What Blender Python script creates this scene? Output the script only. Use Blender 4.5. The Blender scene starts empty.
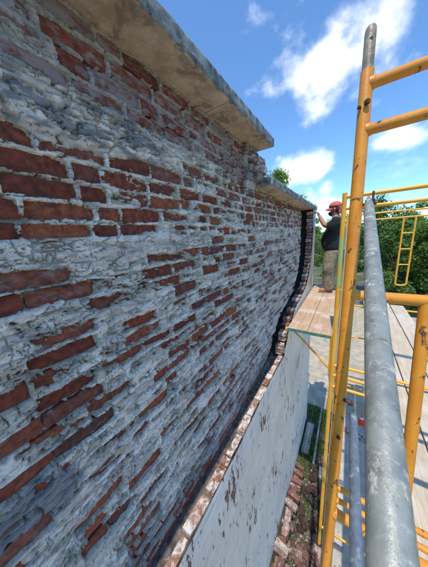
import bpy, bmesh, math, random
import numpy as np
from mathutils import Vector, Matrix, Quaternion

# ------------------------------------------------------------------ camera, sky, sun, exposure
sc = bpy.context.scene
COL = sc.collection
E = 5.0                                       # eye height above the ground
F_PX, CX, CY = 200.0, 214.0, 283.5            # focal length / centre in photo pixels (428 x 567)
YC = Vector((136, 54, -200)).normalized()     # wall direction seen by the camera (right, up, back)
ZC = Vector((-58, 892, 200)); ZC = (ZC - YC * ZC.dot(YC)).normalized()
XC = YC.cross(ZC).normalized()
cam_d = bpy.data.cameras.new('camera'); cam = bpy.data.objects.new('camera', cam_d); COL.objects.link(cam)
cam_d.sensor_fit = 'VERTICAL'; cam_d.sensor_height = 36.0; cam_d.lens = F_PX / 567.0 * 36.0
cam_d.clip_start = 0.01; cam_d.clip_end = 2000
R3 = Matrix(((XC.x, XC.y, XC.z), (YC.x, YC.y, YC.z), (ZC.x, ZC.y, ZC.z)))   # camera axes -> world
cam.matrix_world = Matrix.Translation((0, 0, E)) @ R3.to_4x4()
sc.camera = cam

def ray(u, v):                                # direction of a photo pixel
    return (R3 @ Vector((u - CX, -(v - CY), -F_PX))).normalized()

def project(p):
    q = R3.transposed() @ (Vector(p) - Vector((0, 0, E)))
    if q.z > -1e-4: return None
    return (CX + F_PX * q.x / -q.z, CY - F_PX * q.y / -q.z, -q.z)

SUN_EL = math.radians(70)
SUN_DIR = Vector((0.044 * math.sin(SUN_EL), -math.cos(SUN_EL), math.sin(SUN_EL))).normalized()
SKY_STRENGTH, SUN_STRENGTH, EXPOSURE = 0.15, 2.0, 1.06

sc.view_settings.view_transform = 'Standard'; sc.view_settings.look = 'None'
sc.view_settings.gamma = 1.0; sc.view_settings.exposure = EXPOSURE
sc.view_settings.use_curve_mapping = False
sc.render.engine = 'CYCLES'
sc.cycles.max_bounces = 8; sc.cycles.diffuse_bounces = 5

class NT:                                     # small node-tree helper
    def __init__(s, tree): s.t = tree; s.n = tree.nodes; s.l = tree.links
    def add(s, typ, **kw):
        nd = s.n.new(typ)
        for k, v in kw.items(): setattr(nd, k, v)
        return nd
    def set(s, sock, v):
        if isinstance(v, bpy.types.NodeSocket): s.l.new(v, sock)
        else: sock.default_value = v
    def math(s, op, a, b=None, c=None, clamp=False):
        nd = s.add('ShaderNodeMath', operation=op, use_clamp=clamp)
        s.set(nd.inputs[0], a)
        if b is not None: s.set(nd.inputs[1], b)
        if c is not None: s.set(nd.inputs[2], c)
        return nd.outputs[0]
    def vmath(s, op, a, b=None):
        nd = s.add('ShaderNodeVectorMath', operation=op)
        s.set(nd.inputs[0], a)
        if b is not None: s.set(nd.inputs[1], b)
        return nd
    def mix(s, f, a, b, blend='MIX'):
        nd = s.add('ShaderNodeMix', data_type='RGBA', blend_type=blend)
        s.set(nd.inputs[0], f); s.set(nd.inputs[6], a); s.set(nd.inputs[7], b)
        return nd.outputs[2]
    def noise(s, vec, scale, detail=4, rough=0.55, dist=0.0):
        nd = s.add('ShaderNodeTexNoise'); nd.inputs['Scale'].default_value = scale
        nd.inputs['Detail'].default_value = detail; nd.inputs['Roughness'].default_value = rough
        nd.inputs['Distortion'].default_value = dist
        if vec is not None: s.l.new(vec, nd.inputs['Vector'])
        return nd.outputs['Fac']
    def step(s, v, lo, hi):
        nd = s.add('ShaderNodeMapRange', interpolation_type='SMOOTHSTEP')
        s.set(nd.inputs[0], v); nd.inputs[1].default_value = lo; nd.inputs[2].default_value = hi
        return nd.outputs[0]
    def scale(s, vec, xyz, loc=(0, 0, 0)):
        nd = s.add('ShaderNodeMapping'); s.l.new(vec, nd.inputs[0])
        nd.inputs['Scale'].default_value = xyz; nd.inputs['Location'].default_value = loc
        return nd.outputs[0]

# world: clear blue Nishita sky with fair-weather clouds all round
world = bpy.data.worlds.new('World'); sc.world = world; world.use_nodes = True
w = NT(world.node_tree); w.n.clear()
sky = w.add('ShaderNodeTexSky', sky_type='NISHITA', sun_disc=False)
sky.sun_elevation = SUN_EL; sky.sun_rotation = math.atan2(SUN_DIR.x, SUN_DIR.y)
sky.altitude = 100; sky.air_density = 1.0; sky.dust_density = 0.15; sky.ozone_density = 2.6
wd = w.add('ShaderNodeTexCoord').outputs['Generated']
wdn = w.vmath('NORMALIZE', wd).outputs[0]
n1 = w.noise(w.scale(wdn, (1, 1, 1.25), (0.6, 0.2, 0.9)), 7.0, 7, 0.52, 0.1)
n2 = w.noise(w.scale(wdn, (1, 1, 2.0), (3.1, 1.7, 0.4)), 2.6, 3, 0.5)
dens = w.math('MULTIPLY_ADD', n2, 1.2, w.math('MULTIPLY_ADD', n1, 1.3, -1.51))     # scattered clouds
for (u, v, r, k) in ((338, 28, 0.22, 0.42), (314, 72, 0.15, 0.76), (328, 58, 0.11, 0.6), (288, 172, 0.075, 0.62), (303, 168, 0.085, 0.66), (317, 173, 0.075, 0.66),
                     (326, 186, 0.06, 0.6), (308, 194, 0.05, 0.5), (404, 143, 0.12, 0.52), (330, 207, 0.07, 0.55)):
    d = w.vmath('DISTANCE', wdn, tuple(ray(u, v))).outputs['Value']
    b = w.math('MULTIPLY_ADD', d, -k / r, k)
    b = w.math('ADD', b, w.math('MULTIPLY_ADD', n1, 2.2, -1.12))
    dens = w.math('MAXIMUM', dens, b)
cl = w.step(dens, 0.0, 0.75)
hz = w.add('ShaderNodeSeparateXYZ'); w.l.new(wdn, hz.inputs[0])
skyc = w.mix(1.0, sky.outputs[0], (0.50, 0.685, 0.82, 1), 'MULTIPLY')
wcol = w.mix(w.math('MULTIPLY', cl, 0.92), skyc, w.mix(w.step(w.noise(wdn, 9.0, 4, 0.5), 0.35, 0.6), (4.6, 4.8, 5.1, 1), (6.2, 6.2, 6.2, 1)))
bg = w.add('ShaderNodeBackground'); bg.inputs['Strength'].default_value = SKY_STRENGTH
w.l.new(wcol, bg.inputs['Color'])
w.l.new(bg.outputs[0], w.add('ShaderNodeOutputWorld').inputs[0])

sun_d = bpy.data.lights.new('sun', 'SUN'); sun_o = bpy.data.objects.new('sun', sun_d); COL.objects.link(sun_o)
sun_d.energy = SUN_STRENGTH; sun_d.angle = math.radians(0.53); sun_d.color = (1.0, 0.94, 0.84)
sun_o.rotation_euler = (-SUN_DIR).to_track_quat('-Z', 'Y').to_euler(); sun_o.location = (0, -10, 30)

# ------------------------------------------------------------------ helpers
RNG = random.Random(7)

def tag(o, label=None, cat=None, group=None, kind=None):
    if label: o['label'] = label
    if cat: o['category'] = cat
    if group: o['group'] = group
    if kind: o['kind'] = kind
    return o

def empty(name, loc=(0, 0, 0), label=None, cat=None, group=None):
    o = bpy.data.objects.new(name, None); COL.objects.link(o); o.location = loc; o.empty_display_size = 0.1
    return tag(o, label, cat, group)

def link(name, me, mat=None, parent=None, smooth=False):
    o = bpy.data.objects.new(name, me); COL.objects.link(o)
    if mat is not None and not me.materials: me.materials.append(mat)
    if parent is not None:
        o.parent = parent
        loc = Vector((0, 0, 0)); p = parent
        while p is not None: loc += p.location; p = p.parent
        o.location = -loc                     # meshes below are written in world coordinates
    if smooth: me.polygons.foreach_set('use_smooth', [True] * len(me.polygons))
    return o

def bm_obj(name, bm, mat, parent=None, smooth=False):
    me = bpy.data.meshes.new(name)
    bmesh.ops.recalc_face_normals(bm, faces=bm.faces)
    bm.to_mesh(me); bm.free()
    return link(name, me, mat, parent, smooth)

def np_mesh(name, verts, faces):
    me = bpy.data.meshes.new(name)
    verts = np.asarray(verts, dtype=np.float32); faces = np.asarray(faces, dtype=np.int32)
    k = faces.shape[1]
    me.vertices.add(len(verts)); me.vertices.foreach_set('co', verts.ravel())
    me.loops.add(faces.size); me.loops.foreach_set('vertex_index', faces.ravel())
    me.polygons.add(len(faces)); me.polygons.foreach_set('loop_start', np.arange(0, faces.size, k, dtype=np.int32))
    me.update(calc_edges=True)
    return me

def bm_tube(bm, pts, radii, n=20, cap=True, flat=None):
    """swept tube through pts; flat[i] = (squash, axis) flattens a ring"""
    pts = [Vector(p) for p in pts]
    if not hasattr(radii, '__len__'): radii = [radii] * len(pts)
    rings = []; ref = None
    for i, p in enumerate(pts):
        t = (pts[min(i + 1, len(pts) - 1)] - pts[max(i - 1, 0)]).normalized()
        if ref is None:
            ref = Vector((0, 0, 1)) if abs(t.z) < 0.9 else Vector((1, 0, 0))
        a = (ref - t * ref.dot(t)).normalized(); b = t.cross(a).normalized(); ref = a
        ring = []
        for k in range(n):
            an = 2 * math.pi * k / n
            off = a * math.cos(an) * radii[i] + b * math.sin(an) * radii[i]
            if flat and flat[i]:
                s, ax = flat[i]; ax = Vector(ax)
                c = off.dot(ax); off = off - ax * c * (1 - s) + (off - ax * c) * (1 - s) * 0.35
            ring.append(bm.verts.new(p + off))
        rings.append(ring)
    for r0, r1 in zip(rings, rings[1:]):
        for k in range(n): bm.faces.new((r0[k], r0[(k + 1) % n], r1[(k + 1) % n], r1[k]))
    if cap:
        bm.faces.new(rings[0][::-1]); bm.faces.new(rings[-1])
    return rings

def tube(name, pts, r, mat, parent=None, n=20, flat=None):
    bm = bmesh.new(); bm_tube(bm, pts, r, n, True, flat)
    o = bm_obj(name, bm, mat, parent, True)
    md = o.modifiers.new('edge', 'EDGE_SPLIT'); md.split_angle = math.radians(50)
    return o

def bm_box(bm, lo, hi, bev=0.0, rot=None, seg=1):
    lo, hi = Vector(lo), Vector(hi); c = (lo + hi) / 2
    g = bmesh.ops.create_cube(bm, size=1.0); vs = g['verts']
    for v in vs:
        v.co = Vector((v.co.x * (hi.x - lo.x), v.co.y * (hi.y - lo.y), v.co.z * (hi.z - lo.z)))
    if bev > 0:
        es = list({e for v in vs for e in v.link_edges})
        r = bmesh.ops.bevel(bm, geom=es, offset=bev, segments=seg, affect='EDGES', profile=0.5)
        vs = list({v for f in r['faces'] for v in f.verts} | {v for v in vs if v.is_valid})
    for v in vs:
        if rot is not None: v.co = rot @ v.co
        v.co += c
    return vs

# numpy noise ------------------------------------------------------------
def pnoise(x, y, seed):
    rs = np.random.RandomState(seed); ang = rs.rand(256, 256) * 2 * np.pi
    gx, gy = np.cos(ang), np.sin(ang)
    xi = np.floor(x).astype(np.int64); yi = np.floor(y).astype(np.int64)
    xf, yf = x - xi, y - yi
    u = xf * xf * xf * (xf * (xf * 6 - 15) + 10); v = yf * yf * yf * (yf * (yf * 6 - 15) + 10)
    def g(ix, iy, dx, dy):
        a, b = ix & 255, iy & 255
        return gx[a, b] * dx + gy[a, b] * dy
    n00 = g(xi, yi, xf, yf); n10 = g(xi + 1, yi, xf - 1, yf)
    n01 = g(xi, yi + 1, xf, yf - 1); n11 = g(xi + 1, yi + 1, xf - 1, yf - 1)
    return ((n00 * (1 - u) + n10 * u) * (1 - v) + (n01 * (1 - u) + n11 * u) * v) * 1.45

def fbm(x, y, seed, octv=4, gain=0.5, lac=2.07):
    t = 0; a = 1.0; s = 0
    for o in range(octv):
        t = t + a * pnoise(x * lac ** o + 17.3 * o, y * lac ** o + 9.1 * o, seed + o); s += a * a; a *= gain
    return t / math.sqrt(s)

def worley(x, y, seed):
    """distance to the nearest cell edge, random value of the cell, offset from its centre"""
    rs_ = np.random.RandomState(seed); jx, jy, jv = rs_.rand(256, 256), rs_.rand(256, 256), rs_.rand(256, 256)
    xi = np.floor(x).astype(np.int64); yi = np.floor(y).astype(np.int64)
    f1_ = np.full(x.shape, 9.0); f2_ = np.full(x.shape, 9.0); val = np.zeros(x.shape); ox = np.zeros(x.shape); oy = np.zeros(x.shape)
    for a_ in (-1, 0, 1):
        for b_ in (-1, 0, 1):
            cx_, cy_ = xi + a_, yi + b_; i0, i1 = cx_ & 255, cy_ & 255
            dx = x - cx_ - jx[i0, i1]; dy_ = y - cy_ - jy[i0, i1]; d_ = np.sqrt(dx * dx + dy_ * dy_)
            m_ = d_ < f1_
            f2_ = np.where(m_, f1_, np.minimum(f2_, d_)); val = np.where(m_, jv[i0, i1], val)
            ox = np.where(m_, dx, ox); oy = np.where(m_, dy_, oy); f1_ = np.where(m_, d_, f1_)
    return f2_ - f1_, val, ox, oy

def sst(x, lo, hi):
    t = np.clip((x - lo) / (hi - lo), 0, 1); return t * t * (3 - 2 * t)

# ------------------------------------------------------------------ materials
def base_mat(name):
    m = bpy.data.materials.new(name); m.use_nodes = True
    k = NT(m.node_tree); k.n.clear()
    out = k.add('ShaderNodeOutputMaterial'); b = k.add('ShaderNodeBsdfPrincipled')
    k.l.new(b.outputs[0], out.inputs[0])
    return m, k, b

def bump(k, b, h, strength, dist=0.01):
    nd = k.add('ShaderNodeBump'); nd.inputs['Strength'].default_value = strength
    nd.inputs['Distance'].default_value = dist; k.l.new(h, nd.inputs['Height'])
    k.l.new(nd.outputs[0], b.inputs['Normal'])

def rgb(r, g, b): return (r, g, b, 1.0)

def simple_mat(name, c0, c1, rough=0.7, scale=12.0, bs=0.3, bd=0.005, metal=0.0, lo=0.35, hi=0.65, extra=None, coords='pos', stretch=(1, 1, 1), spec=None):
    m, k, b = base_mat(name)
    pos = k.add('ShaderNodeNewGeometry').outputs['Position'] if coords == 'pos' else k.add('ShaderNodeTexCoord').outputs['Object']
    pos = k.scale(pos, stretch)
    n = k.noise(pos, scale, 6, 0.6)
    col = k.mix(k.step(n, lo, hi), rgb(*c0), rgb(*c1))
    if extra:
        for (c, sc_, lo_, hi_) in extra:
            col = k.mix(k.step(k.noise(pos, sc_, 5, 0.62, 0.3), lo_, hi_), col, rgb(*c))
    k.l.new(col, b.inputs['Base Color'])
    b.inputs['Roughness'].default_value = rough; b.inputs['Metallic'].default_value = metal
    if spec is not None: b.inputs['Specular IOR Level'].default_value = spec
    bump(k, b, k.noise(pos, scale * 4, 5, 0.65), bs, bd)
    return m

# brick: per-brick tone, worn smears of old paint, fine pitting
def brick_mat(name, tones, film, film_c, zone=True, wash=0.0):
    m, k, b = base_mat(name)
    pos = k.add('ShaderNodeNewGeometry').outputs['Position']
    at = k.add('ShaderNodeAttribute', attribute_name='rnd').outputs['Fac']
    rnd = k.math('FRACT', k.math('ADD', at, k.add('ShaderNodeObjectInfo').outputs['Random']))
    ramp = k.add('ShaderNodeValToRGB'); k.l.new(rnd, ramp.inputs[0])
    els = ramp.color_ramp.elements
    while len(els) < len(tones): els.new(0.5)
    for i, (e, t) in enumerate(zip(els, tones)): e.position = i / (len(tones) - 1); e.color = rgb(*t)
    col = ramp.outputs[0]
    g = k.noise(pos, 42, 6, 0.65)
    col = k.mix(1.0, col, k.mix(k.step(g, 0.3, 0.72), rgb(0.55, 0.53, 0.53), rgb(1.3, 1.25, 1.2)), 'MULTIPLY')
    col = k.mix(k.math('MULTIPLY', k.step(k.noise(pos, 17, 5, 0.6, 0.4), 0.56, 0.70), 0.7), col, rgb(0.052, 0.030, 0.030))
    st = k.scale(pos, (1, 0.8, 1.7))
    fn = k.noise(st, 22, 7, 0.70, 0.4)
    sep = k.add('ShaderNodeSeparateXYZ'); k.l.new(pos, sep.inputs[0])
    rs = k.math('MULTIPLY_ADD', rnd, 0.14, -0.07)
    if zone:                                    # old lime-wash still clings to the courses under the coping
        wsh = k.math('MULTIPLY', k.step(sep.outputs[2], E + 0.36, E + 0.52), 0.15)
        wsh = k.math('ADD', wsh, k.math('MULTIPLY', k.step(sep.outputs[1], 0.8, 2.4), 0.075))
        fn = k.math('ADD', fn, wsh)
    fn = k.math('ADD', fn, rs)
    if wash: fn = k.math('ADD', fn, wash)
    fa = k.math('MULTIPLY', k.step(fn, 0.56, 0.74), film)
    col = k.mix(fa, col, rgb(*film_c))
    k.l.new(col, b.inputs['Base Color']); b.inputs['Roughness'].default_value = 0.88
    b.inputs['Specular IOR Level'].default_value = 0.25
    h = k.math('ADD', k.noise(pos, 70, 6, 0.7), k.math('MULTIPLY', k.noise(pos, 14, 3, 0.5), 1.2))
    h = k.math('ADD', h, k.math('MULTIPLY', fa, 0.35))
    bump(k, b, h, 0.85, 0.007)
    return m

M = {}
M['brick'] = brick_mat('old_brick', [(0.17, 0.048, 0.032), (0.29, 0.074, 0.041), (0.215, 0.058, 0.039), (0.37, 0.108, 0.052), (0.13, 0.054, 0.044), (0.31, 0.088, 0.052), (0.24, 0.090, 0.064)], 0.80, (0.35, 0.275, 0.265))
M['ledge_brick'] = brick_mat('broken_brick', [(0.36, 0.16, 0.10), (0.27, 0.12, 0.08), (0.44, 0.27, 0.19)], 1.0, (0.68, 0.63, 0.57), zone=False, wash=0.11)
M['sooty'] = brick_mat('sooty_brick', [(0.05, 0.032, 0.028), (0.08, 0.045, 0.038), (0.035, 0.032, 0.032)], 0.5, (0.2, 0.19, 0.18), zone=False)
M['pile_brick'] = brick_mat('pile_brick', [(0.24, 0.12, 0.09), (0.16, 0.085, 0.07), (0.34, 0.22, 0.17), (0.45, 0.38, 0.33)], 0.9, (0.55, 0.51, 0.47), zone=False, wash=0.06)

def crust_mat():
    m, k, b = base_mat('painted_mortar_crust')
    pos = k.add('ShaderNodeNewGeometry').outputs['Position']
    col = k.add('ShaderNodeAttribute', attribute_name='tone').outputs['Color']
    st = k.scale(pos, (1, 0.55, 1.5))
    n = k.noise(st, 34, 7, 0.68, 0.5)
    col = k.mix(1.0, col, k.mix(k.step(n, 0.30, 0.68), rgb(0.76, 0.76, 0.77), rgb(1.10, 1.09, 1.08)), 'MULTIPLY')
    s2 = k.noise(k.scale(pos, (1, 0.30, 1.9), (4, 2, 1)), 17, 8, 0.74, 0.5)
    col = k.mix(k.math('MULTIPLY', k.step(s2, 0.54, 0.66), 0.60), col, rgb(0.15, 0.14, 0.15))
    s4 = k.noise(k.scale(pos, (1, 0.8, 1.2), (8, 3, 1)), 60, 6, 0.75, 0.3)
    col = k.mix(k.math('MULTIPLY', k.step(s4, 0.58, 0.68), 0.32), col, rgb(0.34, 0.31, 0.30))
    s3 = k.noise(k.scale(pos, (1, 1, 1), (1, 7, 3)), 150, 5, 0.72)
    col = k.mix(k.math('MULTIPLY', k.step(s3, 0.58, 0.66), 0.60), col, rgb(0.13, 0.115, 0.11))
    ln = k.math('ABSOLUTE', k.math('SUBTRACT', k.noise(k.scale(pos, (1, 0.55, 1.5), (2, 2, 9)), 26, 5, 0.62), 0.5))
    col = k.mix(k.math('MULTIPLY', k.math('SUBTRACT', 1.0, k.step(ln, 0.002, 0.010)), 0.75), col, rgb(0.09, 0.08, 0.08))
    k.l.new(col, b.inputs['Base Color']); b.inputs['Roughness'].default_value = 0.85
    b.inputs['Specular IOR Level'].default_value = 0.25
    h = k.math('ADD', k.math('ABSOLUTE', k.math('SUBTRACT', k.noise(st, 70, 8, 0.75, 0.8), 0.5)), k.math('MULTIPLY', k.noise(pos, 420, 4, 0.8), 0.7))
    bump(k, b, h, 0.45, 0.004)
    return m
M['crust'] = crust_mat()
M['core'] = simple_mat('dark_mortar', (0.10, 0.09, 0.085), (0.20, 0.18, 0.16), 0.95, 25, 0.6, 0.01)
M['tar'] = simple_mat('old_tar', (0.016, 0.016, 0.018), (0.035, 0.033, 0.032), 0.9, 25, 0.6, 0.01)  # near-black colour standing in for shade inside the far-end recess
M['dirt'] = simple_mat('ledge_dirt', (0.085, 0.072, 0.065), (0.22, 0.185, 0.16), 0.95, 22, 0.9, 0.015, extra=[((0.34, 0.19, 0.13), 30, 0.58, 0.66), ((0.45, 0.42, 0.40), 45, 0.62, 0.68)])
M['mortar'] = simple_mat('lime_mortar', (0.42, 0.38, 0.33), (0.62, 0.58, 0.52), 0.95, 30, 0.7, 0.01, extra=[((0.12, 0.11, 0.11), 9, 0.52, 0.66)])

def painted_wall_mat():
    m, k, b = base_mat('peeling_white_paint')
    pos = k.add('ShaderNodeNewGeometry').outputs['Position']
    col = k.mix(k.step(k.noise(pos, 2.5, 6, 0.6), 0.3, 0.7), rgb(0.68, 0.625, 0.555), rgb(0.78, 0.725, 0.65))
    st = k.scale(pos, (1, 0.9, 0.30))
    drip = k.noise(k.scale(pos, (1, 7, 0.45)), 3.0, 5, 0.6)
    col = k.mix(k.math('MULTIPLY', k.step(drip, 0.52, 0.72), 0.30), col, rgb(0.36, 0.35, 0.34))
    pn = k.noise(st, 26, 5, 0.62, 0.3)
    clus = k.noise(k.scale(pos, (1, 1.0, 0.7), (2.2, 0.35, 1.1)), 2.6, 3, 0.5)
    p = k.step(k.math('ADD', pn, k.math('MULTIPLY_ADD', clus, 0.75, -0.375)), 0.635, 0.655)
    br = k.mix(k.step(k.noise(pos, 60, 4, 0.6), 0.4, 0.6), rgb(0.10, 0.055, 0.05), rgb(0.25, 0.12, 0.09))
    col = k.mix(p, col, br)
    k.l.new(col, b.inputs['Base Color']); b.inputs['Roughness'].default_value = 0.62
    bt = k.add('ShaderNodeTexBrick'); bt.offset = 0.5
    sep = k.add('ShaderNodeSeparateXYZ'); k.l.new(pos, sep.inputs[0])
    cmb = k.add('ShaderNodeCombineXYZ'); k.l.new(sep.outputs[1], cmb.inputs[0]); k.l.new(sep.outputs[2], cmb.inputs[1])
    k.l.new(cmb.outputs[0], bt.inputs['Vector']); bt.inputs['Scale'].default_value = 1.0
    bt.inputs['Brick Width'].default_value = 0.21; bt.inputs['Row Height'].default_value = 0.068
    bt.inputs['Mortar Size'].default_value = 0.006; bt.inputs['Mortar Smooth'].default_value = 0.9
    h = k.math('MULTIPLY_ADD', bt.outputs['Fac'], -0.55, k.math('MULTIPLY', k.noise(pos, 35, 6, 0.65), 0.5))
    h = k.math('MULTIPLY_ADD', p, -0.5, h)
    bump(k, b, h, 0.5, 0.006)
    return m
M['white_wall'] = painted_wall_mat()

def coping_mat():
    m, k, b = base_mat('weathered_concrete_coping')
    pos = k.add('ShaderNodeNewGeometry').outputs['Position']
    at = k.add('ShaderNodeAttribute', attribute_name='under').outputs['Fac']
    n = k.noise(pos, 14, 7, 0.66, 0.3)
    face = k.mix(k.step(n, 0.34, 0.66), rgb(0.10, 0.112, 0.112), rgb(0.34, 0.36, 0.35))
    lich = k.step(k.noise(pos, 55, 5, 0.65), 0.60, 0.68)
    face = k.mix(k.math('MULTIPLY', lich, 0.75), face, rgb(0.52, 0.54, 0.50))
    blk = k.step(k.noise(pos, 24, 5, 0.7, 0.5), 0.57, 0.66)
    face = k.mix(k.math('MULTIPLY', blk, 0.8), face, rgb(0.035, 0.035, 0.033))
    und = k.mix(k.step(k.noise(pos, 9, 7, 0.66, 0.3), 0.34, 0.66), rgb(0.50, 0.36, 0.235), rgb(0.74, 0.60, 0.44))
    und = k.mix(k.math('MULTIPLY', k.step(k.noise(pos, 5.5, 7, 0.68, 0.5), 0.50, 0.62), 0.75), und, rgb(0.25, 0.19, 0.145))
    und = k.mix(k.math('MULTIPLY', k.step(k.noise(pos, 60, 4, 0.6), 0.62, 0.70), 0.5), und, rgb(0.20, 0.15, 0.11))
    # limit between the drip-stained edge and the sheltered underside wanders
    lim = k.step(k.math('ADD', at, k.math('MULTIPLY_ADD', k.noise(pos, 16, 5, 0.65), 1.3, -0.65)), 0.42, 0.60)
    k.l.new(k.mix(lim, face, und), b.inputs['Base Color']); b.inputs['Roughness'].default_value = 0.9
    bump(k, b, k.noise(pos, 60, 8, 0.75), 0.9, 0.007)
    return m
M['coping'] = coping_mat()

def scaffold_mat(name, c0, c1, rust_lo=0.60):
    m, k, b = base_mat(name)
    pos = k.add('ShaderNodeNewGeometry').outputs['Position']
    col = k.mix(k.step(k.noise(pos, 7, 5, 0.6), 0.3, 0.7), rgb(*c0), rgb(*c1))
    col = k.mix(k.math('MULTIPLY', k.step(k.noise(pos, 16, 6, 0.7, 0.4), 0.56, 0.72), 0.45), col, rgb(0.46, 0.22, 0.05))
    r = k.step(k.noise(k.scale(pos, (1, 1, 0.6), (2, 5, 1)), 21, 7, 0.72, 0.6), rust_lo, rust_lo + 0.035)
    rc = k.mix(k.step(k.noise(pos, 80, 4, 0.6), 0.4, 0.6), rgb(0.055, 0.030, 0.020), rgb(0.19, 0.09, 0.04))
    col = k.mix(r, col, rc)
    dust = k.step(k.noise(k.scale(pos, (1, 1, 1), (9, 1, 4)), 48, 5, 0.7), 0.60, 0.72)
    col = k.mix(k.math('MULTIPLY', dust, 0.4), col, rgb(0.62, 0.50, 0.32))
    k.l.new(col, b.inputs['Base Color'])
    k.l.new(k.math('MULTIPLY_ADD', r, 0.4, 0.42), b.inputs['Roughness'])
    bump(k, b, k.math('MULTIPLY_ADD', r, -0.6, k.math('MULTIPLY', k.noise(pos, 60, 5, 0.6), 0.5)), 0.35, 0.004)
    return m
M['yellow'] = scaffold_mat('orange_yellow_scaffold_paint', (0.64, 0.225, 0.016), (0.76, 0.31, 0.028), 0.59)
M['yellow2'] = scaffold_mat('yellow_scaffold_paint', (0.78, 0.36, 0.025), (0.84, 0.44, 0.04), 0.66)
M['yellow_green'] = scaffold_mat('yellow_paint_with_green', (0.30, 0.52, 0.17), (0.70, 0.34, 0.03), 0.66)

def galv_mat(name, c0, c1, blot, metal=0.35):
    m, k, b = base_mat(name)
    pos = k.add('ShaderNodeNewGeometry').outputs['Position']
    col = k.mix(k.step(k.noise(pos, 24, 6, 0.65), 0.3, 0.7), rgb(*c0), rgb(*c1))
    bl = k.step(k.noise(k.scale(pos, (1, 1, 1), (3, 2, 8)), 34, 7, 0.68, 0.1), 0.55, 0.66)
    col = k.mix(k.math('MULTIPLY', bl, blot), col, rgb(0.66, 0.65, 0.58))
    tan = k.step(k.noise(k.scale(pos, (1, 1, 1), (7, 1, 2)), 38, 5, 0.7, 0.4), 0.60, 0.68)
    col = k.mix(k.math('MULTIPLY', tan, 0.6 * blot), col, rgb(0.42, 0.34, 0.20))
    fl_ = k.step(k.noise(k.scale(pos, (1, 1, 1), (5, 5, 5)), 75, 6, 0.72, 0.3), 0.57, 0.64)
    col = k.mix(k.math('MULTIPLY', fl_, 0.55 * blot), col, rgb(0.60, 0.56, 0.46))
    dk = k.step(k.noise(k.scale(pos, (1, 1, 1), (1, 9, 2)), 60, 6, 0.75), 0.57, 0.66)
    col = k.mix(k.math('MULTIPLY', dk, 0.6), col, rgb(0.09, 0.085, 0.08))
    k.l.new(col, b.inputs['Base Color'])
    k.l.new(k.math('MULTIPLY_ADD', bl, 0.3, 0.42), b.inputs['Roughness'])
    k.l.new(k.math('MULTIPLY_ADD', bl, -metal, metal), b.inputs['Metallic'])
    bump(k, b, k.math('ADD', k.noise(pos, 70, 5, 0.65), k.math('MULTIPLY', bl, 0.6)), 0.35, 0.003)
    return m
M['galv'] = galv_mat('galvanised_tube', (0.17, 0.185, 0.17), (0.30, 0.315, 0.29), 0.62, 0.10)
M['galv_dark'] = galv_mat('dull_steel_tube', (0.12, 0.16, 0.20), (0.22, 0.27, 0.32), 0.25)
M['spigot'] = galv_mat('bare_steel_spigot', (0.20, 0.145, 0.085), (0.36, 0.28, 0.185), 0.35, 0.0)
M['bolt'] = simple_mat('rusty_bolt', (0.03, 0.022, 0.02), (0.11, 0.055, 0.03), 0.7, 60, 0.5, 0.003)

def wood_mat(name, c0, c1, dust):
    m, k, b = base_mat(name)
    pos = k.add('ShaderNodeNewGeometry').outputs['Position']
    oi = k.add('ShaderNodeObjectInfo').outputs['Random']
    v = k.scale(pos, (14, 0.9, 6))
    off = k.vmath('ADD', v, None); cb = k.add('ShaderNodeCombineXYZ')
    k.l.new(k.math('MULTIPLY', oi, 40), cb.inputs[0]); k.l.new(cb.outputs[0], off.inputs[1])
    g = k.noise(off.outputs[0], 3.2, 7, 0.66, 0.8)
    col = k.mix(k.step(g, 0.32, 0.68), rgb(*c0), rgb(*c1))
    fine = k.noise(k.scale(pos, (160, 3, 60)), 1.0, 4, 0.6)
    col = k.mix(k.math('MULTIPLY', k.step(fine, 0.52, 0.70), 0.35), col, rgb(0.17, 0.12, 0.085))
    du = k.step(k.noise(pos, 2.6, 6, 0.65, 0.2), 0.50, 0.64)
    col = k.mix(k.math('MULTIPLY', du, dust), col, rgb(0.64, 0.585, 0.53))
    sp = k.step(k.noise(pos, 70, 4, 0.7), 0.62, 0.70)
    col = k.mix(k.math('MULTIPLY', sp, 0.5), col, rgb(0.55, 0.50, 0.46))
    k.l.new(col, b.inputs['Base Color']); b.inputs['Roughness'].default_value = 0.85
    b.inputs['Specular IOR Level'].default_value = 0.25
    bump(k, b, k.math('ADD', g, k.math('MULTIPLY', fine, 0.6)), 0.4, 0.004)
    return m
M['plank'] = wood_mat('sawn_plank', (0.43, 0.275, 0.165), (0.56, 0.39, 0.25), 0.6)
M['deck'] = wood_mat('weathered_deck_plank', (0.46, 0.375, 0.27), (0.60, 0.51, 0.39), 0.5)
M['plank_green'] = simple_mat('green_plank_end_paint', (0.04, 0.17, 0.12), (0.10, 0.27, 0.20), 0.7, 30)

# ------------------------------------------------------------------ ground and pavement
bm = bmesh.new(); bmesh.ops.create_grid(bm, x_segments=40, y_segments=40, size=300)
ground = bm_obj('ground', bm, simple_mat('grass_and_dirt', (0.045, 0.075, 0.022), (0.10, 0.12, 0.045), 0.95, 1.2, 0.6, 0.05, extra=[((0.20, 0.16, 0.11), 0.5, 0.52, 0.68)]))
tag(ground, 'green and brown grassy ground around the building', 'ground', kind='structure')

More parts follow.
